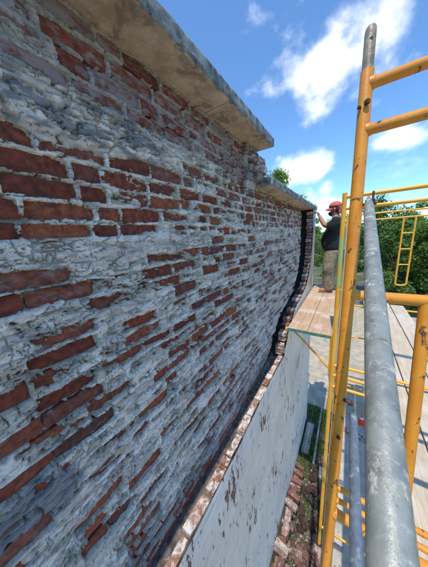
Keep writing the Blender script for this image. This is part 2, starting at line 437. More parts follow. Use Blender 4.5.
def paver_mat():
    m, k, b = base_mat('tan_paving')
    pos = k.add('ShaderNodeNewGeometry').outputs['Position']
    bt = k.add('ShaderNodeTexBrick'); k.l.new(pos, bt.inputs['Vector']); bt.inputs['Scale'].default_value = 1.0
    bt.inputs['Brick Width'].default_value = 0.42; bt.inputs['Row Height'].default_value = 0.30
    bt.inputs['Mortar Size'].default_value = 0.012
    bt.inputs['Color1'].default_value = rgb(0.46, 0.395, 0.29); bt.inputs['Color2'].default_value = rgb(0.42, 0.36, 0.265)
    bt.inputs['Mortar'].default_value = rgb(0.36, 0.31, 0.23)
    n = k.noise(pos, 3, 7, 0.65)
    col = k.mix(1.0, bt.outputs['Color'], k.mix(k.step(n, 0.3, 0.7), rgb(0.75, 0.75, 0.75), rgb(1.15, 1.13, 1.1)), 'MULTIPLY')
    k.l.new(col, b.inputs['Base Color']); b.inputs['Roughness'].default_value = 0.9
    bump(k, b, k.math('MULTIPLY_ADD', bt.outputs['Fac'], -1.0, k.noise(pos, 40, 4, 0.6)), 0.4, 0.01)
    return m

def sheet(name, x0, x1, y0, y1, z, mat, label):
    bm = bmesh.new(); bm_box(bm, (x0, y0, z - 0.05), (x1, y1, z))
    return tag(bm_obj(name, bm, mat), label, None, None, 'structure')
sheet('pavement', -6, 9, 5.6, 15.5, 0.03, paver_mat(), 'tan paved yard beyond the end of the wall')
sheet('path', 0.12, 6, -6, 5.592, 0.02, simple_mat('grey_concrete', (0.36, 0.33, 0.28), (0.48, 0.445, 0.39), 0.9, 4, 0.4, 0.01), 'grey concrete path under the scaffold')
sheet('dirt_strip', -0.64, 0.112, -6, 5.592, 0.008, simple_mat('bare_dirt', (0.045, 0.042, 0.030), (0.10, 0.085, 0.06), 0.95, 5, 0.8, 0.03, extra=[((0.035, 0.065, 0.018), 2.2, 0.48, 0.6)]), 'dark dirt and weeds strip along the wall')
sheet('road', -60, 60, 15.52, 22, 0.012, simple_mat('pale_asphalt', (0.10, 0.10, 0.10), (0.16, 0.16, 0.155), 0.9, 3, 0.4, 0.01), 'grey street beyond the yard')

# ------------------------------------------------------------------ the brick building
X0 = -0.80                # face of the stripped upper wall
XV = -0.642               # face of the white painted lower wall
Z_LEDGE, Z_COPE, Z_STEP = E - 1.64, E + 0.764, E + 0.44
Y_STEP, Y_END, Y_MIN = 2.0, 5.0, -1.3
CURVE = [(5.46, 4.62), (4.95, 4.66), (4.57, 4.62), (4.23, 4.44), (3.98, 4.12), (3.90, 3.62), (3.80, 3.05), (3.62, 2.72), (3.36, 2.48)]   # (z, y) broken edge
cz = np.array([c[0] for c in CURVE])[::-1]; cyv = np.array([c[1] for c in CURVE])[::-1]
def edge_y(z): return np.interp(z, cz, cyv)

def bulge(y): return 0.024 * (1 - sst(np.asarray(y, dtype=float), 0.5, 2.2))      # the old skin leans out a little
bld = empty('brick_building', (-1.0, 2.0, 0.0), 'old brick building wall with flaking white paint, stripped upper brickwork and stone coping', 'building')

# core of the upper wall
bm = bmesh.new()
bm_box(bm, (-1.15, Y_MIN, 0), (X0 - 0.140, Y_STEP - 0.03, Z_COPE - 0.002))
bm_box(bm, (-1.149, Y_STEP - 0.031, 0), (X0 - 0.141, Y_END - 0.02, Z_STEP - 0.002))
upper = bm_obj('upper_wall', bm, M['core'], bld)

# brick layout -----------------------------------------------------------
P = 0.068; G = 0.0045
rs = np.random.RandomState(11)
NC = 37
courses = []
for j in range(NC):
    y = Y_MIN + rs.uniform(0, 0.2); ys_ = [y]; kinds = []
    hdr_course = (j % 6 == 4)
    while y < 4.75:
        if hdr_course: L = 0.106 if rs.rand() < 0.85 else 0.21
        else: L = 0.212 if rs.rand() < 0.72 else 0.108
        L *= rs.uniform(0.95, 1.04); y += L; ys_.append(y)
    courses.append(np.array(ys_))
NB = max(len(c) for c in courses)
brand = rs.uniform(-1, 1, (NC, NB))
def wob(y, z): return 0.006 * np.sin(y * 1.7 + z * 2.0) + 0.004 * np.sin(y * 4.3 + 1.3 + z)

# grid of the mortar crust
ya = np.arange(Y_MIN, 0.0, 0.014); yb = np.arange(0.0, 1.6, 0.0031)
yc = [1.6]
while yc[-1] < 4.70: yc.append(yc[-1] + 0.0033 + 0.0020 * (yc[-1] - 1.6))
ys = np.concatenate([ya, yb, np.array(yc)]); zs = np.arange(Z_LEDGE - 0.03, Z_COPE + 0.004, 0.0036)
Yg, Zg = np.meshgrid(ys, zs, indexing='ij')
zp = Zg + wob(Yg, Zg)
pert = 0.0024 * pnoise(Yg * 28, Zg * 28, 3) + 0.0015 * pnoise(Yg * 130, Zg * 130, 4)
t_ = (Z_COPE - zp)
J = np.clip(np.floor(t_ / P).astype(int), 0, NC - 1)
v_ = t_ - J * P
I = np.zeros_like(J); y0g = np.zeros_like(Yg); y1g = np.ones_like(Yg)
for j in range(NC):
    msk = J == j
    c = courses[j]; i = np.clip(np.searchsorted(c, Yg[msk]) - 1, 0, len(c) - 2)
    I[msk] = i; y0g[msk] = c[i]; y1g[msk] = c[i + 1]
dz = np.minimum(v_ - G, P - G - v_); dy = np.minimum(Yg - y0g - G, y1g - G - Yg)
D = np.minimum(dz, dy) + pert
joint = 1 - sst(D, -0.001, 0.0055)
creep = 1 - sst(D, 0.0, 0.020)
lowz = 1 - sst(Zg - E, -0.08, 0.0)
jh = 1 - sst(dz + pert, -0.001, 0.0055)                           # bed joints only
br = brand[J, I]
zr = Zg - E
# how much crust each zone keeps
near = 1 - sst(Yg + 0.10 * np.sin(Zg * 9.0), 0.50, 1.05)
bias = np.where(zr > 0, 0.0, 0.30) * 1.0
bias = -0.02 * (1 - sst(zr, -0.10, -0.01)) + 0.06 * (1 - sst(zr, -1.2, -0.5))
bias += (sst(zr, -0.06, -0.03) * (1 - sst(zr, 0.02, 0.045))) * (0.70 * near + 0.22)
midz = sst(zr, 0.03, 0.05) * (1 - sst(zr, 0.34, 0.37))
bias += midz * (-0.34 * near + 0.05 * (1 - near))
gz = sst(zr, 0.345, 0.375) * (1 - sst(zr, 0.46, 0.55))
bias += gz * (0.48 * near)
topz = sst(zr, 0.46, 0.54)
bias += -0.34 * sst(Yg, 0.9, 1.9) * sst(zr, 0.02, 0.16) - 0.10 * sst(Yg, 1.2, 2.2) * (1 - sst(zr, -0.35, -0.15))
bias += topz * (-0.26 + 0.14 * near * (1 - sst(Yg, 0.3, 0.6)))
bias += 0.13 * sst(Yg, 1.3, 2.3) * (1 - sst(zr, -0.1, 0.25)) - 0.04 * sst(Yg, 2.0, 3.5) * sst(zr, -0.2, 0.1)
warp = 0.02 * fbm(Yg * 7, Zg * 7, 90, 3)
nA = fbm((Yg + warp) * 3.0, (Zg + 0.12 * Yg * 0 + warp) * 13, 20, 4, 0.55)
nB = fbm(Yg * 24, Zg * 42, 30, 4, 0.5)
nB2 = fbm(Yg * 11 + 4, Zg * 19 + 2, 35, 4, 0.5)
nO = fbm(Yg * 2.6 + 9, Zg * 21, 37, 3, 0.5)
c_ = bias + (0.36 + 0.16 * midz) * nA + 0.17 * nB + 0.24 * br + creep * (0.10 + 0.07 * midz + (0.30 + 0.14 * midz) * nB2 * (1 - 0.4 * lowz)) + (joint * (1 - lowz) + (0.30 * joint + 0.70 * jh) * lowz) * (0.30 + 0.14 * nA + 0.24 * midz + 0.22 * topz)
# a few bricks stay fully bare
c_ -= jh * 0.75 * sst(nO, 0.25, 0.6) * (1 - sst(c_, 0.55, 0.9)) * (1 - 0.6 * midz)
c_ -= np.where((brand[J, I] < -0.72), 0.22, 0) * (1 - joint)
thin = 1 - 0.65 * topz                                            # thinner skim under the coping
m0 = sst(c_, 0.0, 0.022)
n2_ = fbm(Yg * 8, Zg * 27, 40, 3, 0.45); n3_ = fbm(Yg * 11 + 5, Zg * 32, 50, 3, 0.45)
L2 = sst(c_ - 0.20 + 0.20 * n2_ + 0.05 * nB, 0, 0.015); L3 = sst(c_ - 0.42 + 0.26 * n3_ + 0.05 * nB, 0, 0.015)
rid = 1 - np.abs(fbm(Yg * 8 + 0.6 * n2_, Zg * 42, 60, 4, 0.6))
def terrace(f, n, w=0.18):                                          # flat flakes with broken edges
    g_ = f * n; fl_ = np.floor(g_); return (fl_ + sst(g_ - fl_, 0.5 - w, 0.5 + w)) / n
fT = fbm(Yg * 4.0, Zg * 17 + 0.25 * nA, 62, 5, 0.5); fT2 = fbm(Yg * 13, Zg * 30, 66, 3, 0.5)
lay = terrace(fT, 2.6, 0.05); lay2 = terrace(fT2, 2.2, 0.12)
jag = 0.16 * fbm(Yg * 40, Zg * 40, 130, 3, 0.6)
e1, w1, ox1, oy1 = worley(Yg * 8.5 + jag + 0.25 * nA, Zg * 25 + jag * 1.4, 131)      # flakes
e2, w2, ox2, oy2 = worley(Yg * 24 + jag * 1.3, Zg * 52 + jag * 1.6, 133)             # crumbs
h = 0.0045 + 0.0030 * L2 + 0.0030 * L3 + 0.0032 * lay + 0.0040 * (w1 - 0.5) + 0.0022 * (w1 * 7 % 1 - 0.5) * oy1 + 0.0015 * (w1 * 13 % 1 - 0.5) * ox1 + 0.0016 * (w2 - 0.5) * (w1 * 5 % 1) + 0.0010 * (w2 * 9 % 1 - 0.5) * oy2 + 0.0005 * fbm(Yg * 70, Zg * 90, 70, 3, 0.65) + 0.0020 * fbm(Yg * 3.2, Zg * 6, 75, 2)
gap = (1 - sst(e1, 0.025, 0.075)) * sst(w1 * 3 % 1, 0.35, 0.5)
h = 0.82 * np.maximum(h, 0.0008)
h = h * (1 - 0.72 * midz * near) - 0.0035 * midz * near * (1 - sst(c_, 0.35, 0.6))
h = h + 0.00055 * np.random.RandomState(5).randn(*h.shape)          # sandy grain
n4_ = fbm(Yg * 30, Zg * 55, 77, 3, 0.6)
lump = sst(n4_, 0.55, 1.0) * sst(c_, 0.12, 0.3); h += 0.006 * lump
h = h * thin + (1 - thin) * (-0.0045)
crk = np.abs(fbm(Yg * 3.6, Zg * 11 + 0.3 * nA, 80, 3, 0.5)); crk2 = np.abs(fbm(Yg * 11 + 3, Zg * 5, 85, 3, 0.5)); crk3 = np.abs(fbm(Yg * 4.0, Zg * 24, 88, 3, 0.5))
nT0 = fbm(Yg * 2.5, Zg * 5, 89, 2)
ck = np.maximum.reduce([(1 - sst(crk, 0.020, 0.045)), (1 - sst(crk2, 0.016, 0.040)) * sst(nT0, 0.0, 0.4), (1 - sst(crk3, 0.035, 0.080)) * sst(nT0, -0.2, 0.3), 0.9 * gap])
h -= 0.020 * ck * sst(c_, 0.03, 0.12) * (1 - 0.6 * topz)
H = m0 * h + (1 - m0) * np.where(joint > 0.6, -0.030, -0.022)
# gaps left in the brickwork close to the ragged edge of the outer skin
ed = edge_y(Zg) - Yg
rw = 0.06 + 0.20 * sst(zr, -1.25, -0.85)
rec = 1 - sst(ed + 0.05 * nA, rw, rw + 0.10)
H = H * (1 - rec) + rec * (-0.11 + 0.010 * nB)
H = np.where(zr < -1.50, H - 0.02 * (1 - sst(zr, -1.64, -1.50)), H)
def belly(y, z): return 0.055 * sst(E - z, 0.75, 1.64) * (1 - sst(y, 0.9, 2.6))
verts = np.stack([X0 + H + belly(Yg, Zg), Yg, Zg], -1).reshape(-1, 3)
ny, nz = Yg.shape
idx = np.arange(ny * nz).reshape(ny, nz)
q = np.stack([idx[:-1, :-1], idx[1:, :-1], idx[1:, 1:], idx[:-1, 1:]], -1)
keep = ~((Zg[:-1, :-1] > Z_STEP + 0.002) & (Yg[:-1, :-1] > Y_STEP - 0.04))
me = np_mesh('mortar_crust', verts, q[keep])
# tone of the crust: paint, bare lime mortar, soot-grey stain, greyer tone towards the foot, each with its own shape
paint = np.array([0.87, 0.745, 0.65]); cream = np.array([0.60, 0.51, 0.40]); grey = np.array([0.22, 0.21, 0.215])
mauve = np.array([0.40, 0.36, 0.37]); shadec = np.array([0.022, 0.022, 0.026])
nT = fbm(Yg * 2.2, Zg * 5, 100, 4, 0.55); nT2 = fbm(Yg * 10, Zg * 24, 110, 4, 0.6); nT3 = fbm(Yg * 4, Zg * 9, 120, 4, 0.6)
pa = sst(c_ + 0.18 * nT2 - 0.10 - 0.15 * topz, 0.0, 0.12)
pa = pa * (1 - 0.65 * topz * sst(nT2, -0.4, 0.4))
under = np.array([0.62, 0.525, 0.455]); lv = sst(lay + 0.25 * nT2 + 0.9 * (w1 - 0.5), -0.55, 0.25)[..., None]; paintv = paint * lv + under * (1 - lv)
tone = cream * (0.80 + 0.10 * nT2)[..., None] * (1 - pa[..., None]) + paintv * (1 + 0.07 * nT)[..., None] * pa[..., None]
tm = (topz * 0.55)[..., None]; tone = tone * (1 - tm) + np.array([0.36, 0.30, 0.235]) * tm
ma = (topz * 0.75 * sst(nT3, -0.5, 0.5))[..., None]; tone = tone * (1 - ma) + mauve * ma
gr = np.clip(gz * near * 1.0 * sst(nT2 + 0.5 * nT3, -0.35, 0.45) + 0.75 * sst(nT2 + 0.8 * nT3, 0.75, 1.25) + 0.7 * (1 - sst(zr + 0.08 * nT3, -1.55, -1.36)) + 0.9 * sst(np.exp(-((Yg - 0.06) / 0.13) ** 2 - ((zr + 0.83) / 0.10) ** 2) + 0.18 * nT2, 0.25, 0.6) + 0.6 * sst(nT3 - 1.1 + 0.5 * sst(Yg, 0, 0.3) * 0, 0, 0.3), 0, 0.92)[..., None]
tone = tone * (1 - gr) + grey * gr
# faded pinkish rub where brick dust washes the paint further along
pk = (0.45 * sst(Yg, 1.2, 2.6) * sst(nT2, -0.1, 0.7))[..., None]; tone = tone * (1 - pk) + np.array([0.45, 0.36, 0.35]) * pk
tr = (rec * 0.97)[..., None]; tone = tone * (1 - tr) + shadec * tr  # shade of the recess by the broken edge, put into the tone
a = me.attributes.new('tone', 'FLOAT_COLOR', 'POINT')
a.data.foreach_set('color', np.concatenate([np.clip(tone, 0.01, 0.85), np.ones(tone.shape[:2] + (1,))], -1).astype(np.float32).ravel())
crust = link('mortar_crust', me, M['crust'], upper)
crust['label'] = 'flaking bluish white paint and mortar over the bricks'

# brick meshes ------------------------------------------------------------
def brick_arrays(L, Hh, Dp, seed, rnd=0.003):
    """front face towards +x, 40 triangles"""
    r = np.random.RandomState(seed); nyv, nzv = 5, 3
    vs = []; fs = []
    for a_ in range(nyv):
        for b_ in range(nzv):
            yy = (a_ / (nyv - 1) - 0.5) * L; zz = (b_ / (nzv - 1) - 0.5) * Hh
            e = (a_ in (0, nyv - 1)) + (b_ in (0, nzv - 1))
            xx = Dp / 2 - (0.0, rnd, rnd * 2.2)[e] - r.uniform(0, 0.0030) - (0.010 if e == 2 and r.rand() < 0.4 else 0) - (0.005 if e == 1 and r.rand() < 0.25 else 0)
            s = 1 - 0.02 * e
            vs.append((xx, yy * (1 - 0.012 * (e > 1)) + r.uniform(-.003, .003), zz * s + r.uniform(-.0030, .0025)))
    f = lambda a_, b_: a_ * nzv + b_
    for a_ in range(nyv - 1):
        for b_ in range(nzv - 1): fs.append((f(a_, b_), f(a_ + 1, b_), f(a_ + 1, b_ + 1), f(a_, b_ + 1)))
    ringi = [f(a_, 0) for a_ in range(nyv)] + [f(nyv - 1, b_) for b_ in range(1, nzv)] + [f(a_, nzv - 1) for a_ in range(nyv - 2, -1, -1)] + [f(0, b_) for b_ in range(nzv - 2, 0, -1)]
    base = len(vs)
    for i in ringi:
        x, y, z = vs[i]; vs.append((-Dp / 2, y * 1.01, z * 1.02))
    n = len(ringi)
    for i in range(n): fs.append((ringi[i], base + i, base + (i + 1) % n, ringi[(i + 1) % n]))
    return np.array(vs), np.array(fs), list(range(base, base + n))

STD_L, STD_H, STD_D = 0.200, 0.0585, 0.092
var_arr = [brick_arrays(STD_L, STD_H, STD_D, 200 + s) for s in range(10)]
def brick_mesh(arr, mat, name='brick', back=True):
    me = np_mesh(name, arr[0], arr[1]); 
    bm = bmesh.new(); bm.from_mesh(me)
    if back:
        bm.verts.ensure_lookup_table(); bm.faces.new([bm.verts[i] for i in arr[2]][::-1])
    bmesh.ops.recalc_face_normals(bm, faces=bm.faces); bm.to_mesh(me); bm.free()
    me.materials.append(mat); me.polygons.foreach_set('use_smooth', [True] * len(me.polygons)); me.set_sharp_from_angle(angle=math.radians(48))
    return me
var_me = [brick_mesh(a_, M['brick']) for a_ in var_arr]
var_ledge = [brick_mesh(a_, M['ledge_brick']) for a_ in var_arr[:5]]

def put_brick(me, loc, rot, scl, parent, name='brick'):
    o = bpy.data.objects.new(name, me); COL.objects.link(o)
    o.parent = parent; base = Vector((0, 0, 0)); p = parent
    while p is not None: base += p.location; p = p.parent
    o.location = Vector(loc) - base; o.rotation_euler = rot; o.scale = scl
    return o

# exposed share of each brick
expo = {}
bare = (1 - m0) * (1 - joint) * (1 - rec)
dyw = np.gradient(ys); area = dyw[:, None] * 0.0036
flat = J.ravel() * 1000 + I.ravel()
sums = np.bincount(flat, weights=(bare * area).ravel(), minlength=NC * 1000)
cand = []
for j in range(NC):
    for i in range(len(courses[j]) - 1):
        ex = sums[j * 1000 + i]
        if ex < 0.0002: continue
        y0, y1 = courses[j][i], courses[j][i + 1]; yc_ = (y0 + y1) / 2
        z = Z_COPE - (j + 0.5) * P; z -= float(wob(yc_, z))
        if yc_ > Y_STEP - 0.08 and z > Z_STEP - 0.02: continue
        if z < Z_LEDGE - 0.03 or yc_ > edge_y(z) - 0.04 - 0.20 * float(sst(z - E, -1.25, -0.85)): continue
        pr = project((X0, yc_, z)); dist = math.hypot(math.hypot(X0, yc_), z - E)
        inside = pr is not None and -25 < pr[0] < 440 and -20 < pr[1] < 590
        cand.append((ex * (abs(X0) / dist) / dist ** 2 * (1.0 if inside else 0.02), j, i, yc_, z, y1 - y0))
cand.sort(reverse=True)
fv, ff, frnd = [], [], []; off = 0
for n, (sc_, j, i, yc_, z, L) in enumerate(cand):
    k = RNG.randrange(10); sy = (L - 0.008) / STD_L
    dx = RNG.uniform(-0.009, -0.001); tl = RNG.uniform(-0.012, 0.012) - math.atan(0.006 * 1.7 * math.cos(yc_ * 1.7 + z * 2) + 0.004 * 4.3 * math.cos(yc_ * 4.3 + 1.3 + z))
    loc = (X0 - STD_D / 2 + dx + float(belly(yc_, z)), yc_, z)
    if n < 300:
        put_brick(var_me[k], loc, (tl, 0, RNG.uniform(-0.015, 0.015)), (1, sy, RNG.uniform(0.97, 1.03)), upper)
    else:
        A = var_arr[k][0] * np.array([1, sy, 1]); ca, sa = math.cos(tl), math.sin(tl)
        A = np.stack([A[:, 0], A[:, 1] * ca - A[:, 2] * sa, A[:, 1] * sa + A[:, 2] * ca], -1) + np.array(loc)
        fv.append(A); ff.append(var_arr[k][1] + off); off += len(A); frnd.append(np.full(len(A), RNG.random()))
me = np_mesh('brick_field', np.concatenate(fv), np.concatenate(ff))
a = me.attributes.new('rnd', 'FLOAT', 'POINT'); a.data.foreach_set('value', np.concatenate(frnd).astype(np.float32))
bf = link('brick_field', me, M['brick'], upper, True); bf['kind'] = 'stuff'

# coping slabs --------------------------------------------------------------
def coping(y0, y1, z0, seed, parent, x_in=-1.22, x_out=-0.619, th=0.075):
    nyv = max(6, int((y1 - y0) / 0.02)); prof = []
    for t in np.linspace(0, 1, 16): prof.append((x_in + (x_out - 0.010 - x_in) * t, z0, float(1.0 - 0.42 * sst(t, 0.86, 1.0))))
    prof += [(x_out - 0.003, z0 + 0.003, 0.25), (x_out, z0 + 0.010, 0.0)]
    for t in np.linspace(0.2, 0.85, 5): prof.append((x_out, z0 + th * t, 0.0))
    prof += [(x_out - 0.004, z0 + th - 0.004, 0), (x_out - 0.012, z0 + th, 0), (-0.9, z0 + th + 0.012, 0), (x_in, z0 + th + 0.004, 0)]
    vs, un = [], []
    yl = np.concatenate([[y0 + 0.002], np.linspace(y0 + 0.008, y1 - 0.008, nyv), [y1 - 0.002]])
    for y in yl:
        e = 0.004 if y in (yl[0], yl[-1]) else 0
        for (x, z, u) in prof:
            cx_, cz_ = (x_in + x_out) / 2, z0 + th / 2
            vs.append((x - np.sign(x - cx_) * e, y, z - np.sign(z - cz_) * e)); un.append(u)
    vs = np.array(vs); m = len(prof)
    nn = fbm(vs[:, 1] * 11 + seed * 7, (vs[:, 0] + vs[:, 2]) * 16, 300 + seed, 4, 0.6)
    out = np.clip((vs[:, 0] + 0.66) / 0.03, 0, 1)
    chip = sst(fbm(vs[:, 1] * 16 + seed * 3.3, vs[:, 2] * 22, 340 + seed, 3, 0.6), 0.35, 1.0)
    vs[:, 0] += out * (0.003 * nn - 0.006 * chip); vs[:, 2] += 0.0035 * nn * (vs[:, 2] < z0 + 0.004) * (vs[:, 0] > -0.795)
    fs = []
    for a_ in range(len(yl) - 1):
        for b_ in range(m): fs.append((a_ * m + b_, (a_ + 1) * m + b_, (a_ + 1) * m + (b_ + 1) % m, a_ * m + (b_ + 1) % m))
    me = np_mesh('coping_slab', vs, fs)
    bm = bmesh.new(); bm.from_mesh(me); bm.verts.ensure_lookup_table()
    bm.faces.new([bm.verts[i] for i in range(m)]); bm.faces.new([bm.verts[(len(yl) - 1) * m + i] for i in range(m)][::-1])
    bmesh.ops.recalc_face_normals(bm, faces=bm.faces); bm.to_mesh(me); bm.free()
    a = me.attributes.new('under', 'FLOAT', 'POINT'); a.data.foreach_set('value', np.array(un, dtype=np.float32))
    return link('coping_slab', me, M['coping'], parent)
for s, (a_, b_) in enumerate(((-1.3, -0.42), (-0.416, 0.40), (0.404, 1.21), (1.214, 2.02))): coping(a_, b_, Z_COPE + RNG.uniform(0, 0.003), s, bld)
for s, (a_, b_) in enumerate(((1.96, 2.80), (2.804, 3.64), (3.644, 4.36), (4.364, 5.03))): coping(a_, b_, Z_STEP + RNG.uniform(0, 0.003), s + 5, bld)

# stepped brick corbel that carries the end of the upper coping
corbel = empty('corbel', (-0.75 + 1.0, -0.1, Z_STEP)); corbel.parent = bld
cz0 = Z_STEP + 0.076
for (y, z, xo, L, rz, white) in ((1.80, 0.030, -0.745, 0.13, 0.03, 0), (1.93, 0.032, -0.695, 0.12, -0.05, 0), (1.955, 0.098, -0.672, 0.13, 0.05, 1), (1.83, 0.097, -0.735, 0.12, 0.02, 0),
                                 (1.95, 0.165, -0.690, 0.125, -0.06, 1), (1.84, 0.165, -0.715, 0.12, 0.04, 1), (1.93, 0.222, -0.742, 0.13, 0.08, 0), (1.80, 0.222, -0.752, 0.12, 0.0, 0)):
    put_brick((var_ledge if white else var_me)[RNG.randrange(5)], (xo - 0.08, y, cz0 - 0.03 + z), (RNG.uniform(-.04, .04), RNG.uniform(-.03, .03), rz), (1.7, L / STD_L, 1.02), corbel)
bm = bmesh.new(); bm_box(bm, (-1.0, 1.76, Z_STEP - 0.02), (-0.775, 1.975, Z_COPE - 0.004))
bmesh.ops.subdivide_edges(bm, edges=bm.edges, cuts=5, use_grid_fill=True)
for v in bm.verts: v.co += Vector((RNG.uniform(-.006, .006), RNG.uniform(-.006, .006), 0))
bm_obj('mortar_bed', bm, M['mortar'], corbel)

# lower wall ------------------------------------------------------------------
yy = np.linspace(Y_MIN, Y_END, 190); zz = np.concatenate([np.linspace(0, Z_LEDGE - 0.004, 110), np.linspace(Z_LEDGE + 0.02, 5.44, 70)])
Yl, Zl = np.meshgrid(yy, zz, indexing='ij')
Hl = bulge(Yl) + 0.006 * fbm(Yl * 1.3, Zl * 1.1, 400, 3) + 0.0015 * fbm(Yl * 9, Zl * 14, 410, 3)
vl = np.stack([XV + Hl, Yl, Zl], -1).reshape(-1, 3); il = np.arange(vl.shape[0]).reshape(Yl.shape)
ql = np.stack([il[:-1, :-1], il[1:, :-1], il[1:, 1:], il[:-1, 1:]], -1)
zmid = (Zl[:-1, :-1] + Zl[1:, 1:]) / 2; ymid = Yl[:-1, :-1]
ok = (zmid < Z_LEDGE - 0.003) | (ymid > edge_y(np.clip(zmid, 3.36, 5.45)) + 0.05)
lower = link('lower_wall', np_mesh('lower_wall', vl, ql[ok]), M['white_wall'], bld, True)
lower['label'] = 'smooth lower wall in peeling white paint'
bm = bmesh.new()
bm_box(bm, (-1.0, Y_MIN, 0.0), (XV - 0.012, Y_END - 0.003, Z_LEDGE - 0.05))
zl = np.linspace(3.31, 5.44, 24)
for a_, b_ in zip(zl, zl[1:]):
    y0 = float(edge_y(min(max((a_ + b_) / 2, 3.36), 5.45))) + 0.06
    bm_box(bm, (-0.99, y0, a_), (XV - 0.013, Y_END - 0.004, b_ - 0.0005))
bm_obj('wall_body', bm, M['tar'], lower)  # near-black body: its side in the recess carries painted shade
bm = bmesh.new(); bm_box(bm, (-0.97, Y_END - 0.003, 0), (XV + 0.004, Y_END + 0.02, 5.43))
bm_obj('wall_end_face', bm, M['white_wall'], lower)
# rubble bed on the ledge
ye = np.linspace(Y_MIN, 3.2, 420); xe = np.linspace(-0.84, XV - 0.002, 22)
Ye, Xe = np.meshgrid(ye, xe, indexing='ij')
Ze = Z_LEDGE - 0.030 + 0.010 * fbm(Ye * 22, Xe * 30, 420, 5, 0.65) + 0.030 * sst(-Xe, 0.74, 0.80) * (0.6 + fbm(Ye * 9, Xe * 12, 430, 3)) 
Xe = Xe + bulge(Ye) * sst(Xe, -0.80, XV); Ze = np.where(Xe > XV - 0.012 + bulge(Ye), Ze - 0.03, Ze)
ie = np.arange(Ye.size).reshape(Ye.shape); qe = np.stack([ie[:-1, :-1], ie[:-1, 1:], ie[1:, 1:], ie[1:, :-1]], -1).reshape(-1, 4)
link('ledge_mortar', np_mesh('ledge_mortar', np.stack([Xe, Ye, Ze], -1).reshape(-1, 3), qe), M['dirt'], lower)
# the outer course along the ledge, brick by brick (laid face up)
y = Y_MIN
while y < 2.75:
    L = RNG.choice((0.2, 0.17, 0.13, 0.1, 0.07, 0.2)) * RNG.uniform(0.9, 1.02)
    put_brick(var_ledge[RNG.randrange(5)], (XV - 0.042 + float(bulge(y)) + RNG.uniform(-.004, .003), y + L / 2, Z_LEDGE - 0.029 + RNG.uniform(-.006, .003)), (RNG.uniform(-.03, .03), RNG.uniform(-.03, .03), RNG.uniform(-.03, .03)), (RNG.uniform(0.55, 0.80), L / STD_L, RNG.uniform(0.8, 1.0)), lower)
    y += L + RNG.uniform(0.006, 0.030)
# toothed broken edge of the outer skin, rising in a curve to the coping
z = 3.40; j = 0
while z < 5.42:
    y0 = float(edge_y(z)); j += 1
    step = abs(float(edge_y(z + P)) - y0)
    nb = max(1, int(math.ceil(step / 0.10)))
    for q_ in range(nb):
        yy_ = y0 + 0.02 + q_ * 0.11 + (0.03 if j % 2 else -0.02) + RNG.uniform(-.012, .012)
        put_brick(var_ledge[RNG.randrange(5)], (XV - 0.058 + RNG.uniform(-.006, .004), yy_ + 0.03, z), (RNG.uniform(-.05, .05), RNG.uniform(-.05, .05), RNG.uniform(-.06, .06)), (1.15, 0.13 / STD_L, 1.0), lower)
    z += P

# ------------------------------------------------------------------ trees and hedge
def leaf_mat(name, c0, c1):
    m, k, b = base_mat(name)
    at = k.add('ShaderNodeAttribute', attribute_name='rnd').outputs['Fac']
    k.l.new(k.mix(at, rgb(*c0), rgb(*c1)), b.inputs['Base Color'])
    b.inputs['Roughness'].default_value = 0.55
    b.inputs['Subsurface Weight'].default_value = 0.0
    tr = k.add('ShaderNodeBsdfTranslucent'); k.l.new(k.mix(at, rgb(c0[0] * 1.8, c0[1] * 2.0, c0[2]), rgb(c1[0] * 1.7, c1[1] * 1.9, c1[2])), tr.inputs[0])
    mx = k.add('ShaderNodeMixShader'); mx.inputs[0].default_value = 0.42
    k.l.new(b.outputs[0], mx.inputs[1]); k.l.new(tr.outputs[0], mx.inputs[2])
    out = [n for n in k.n if n.type == 'OUTPUT_MATERIAL'][0]; k.l.new(mx.outputs[0], out.inputs[0])
    return m
LEAF = [leaf_mat('leaf_mid', (0.060, 0.115, 0.024), (0.19, 0.28, 0.060)), leaf_mat('leaf_dark', (0.050, 0.10, 0.022), (0.16, 0.25, 0.055)), leaf_mat('leaf_light', (0.080, 0.14, 0.03), (0.22, 0.30, 0.08))]
M['bark'] = simple_mat('bark', (0.07, 0.052, 0.038), (0.15, 0.12, 0.09), 0.95, 14, 0.8, 0.02)

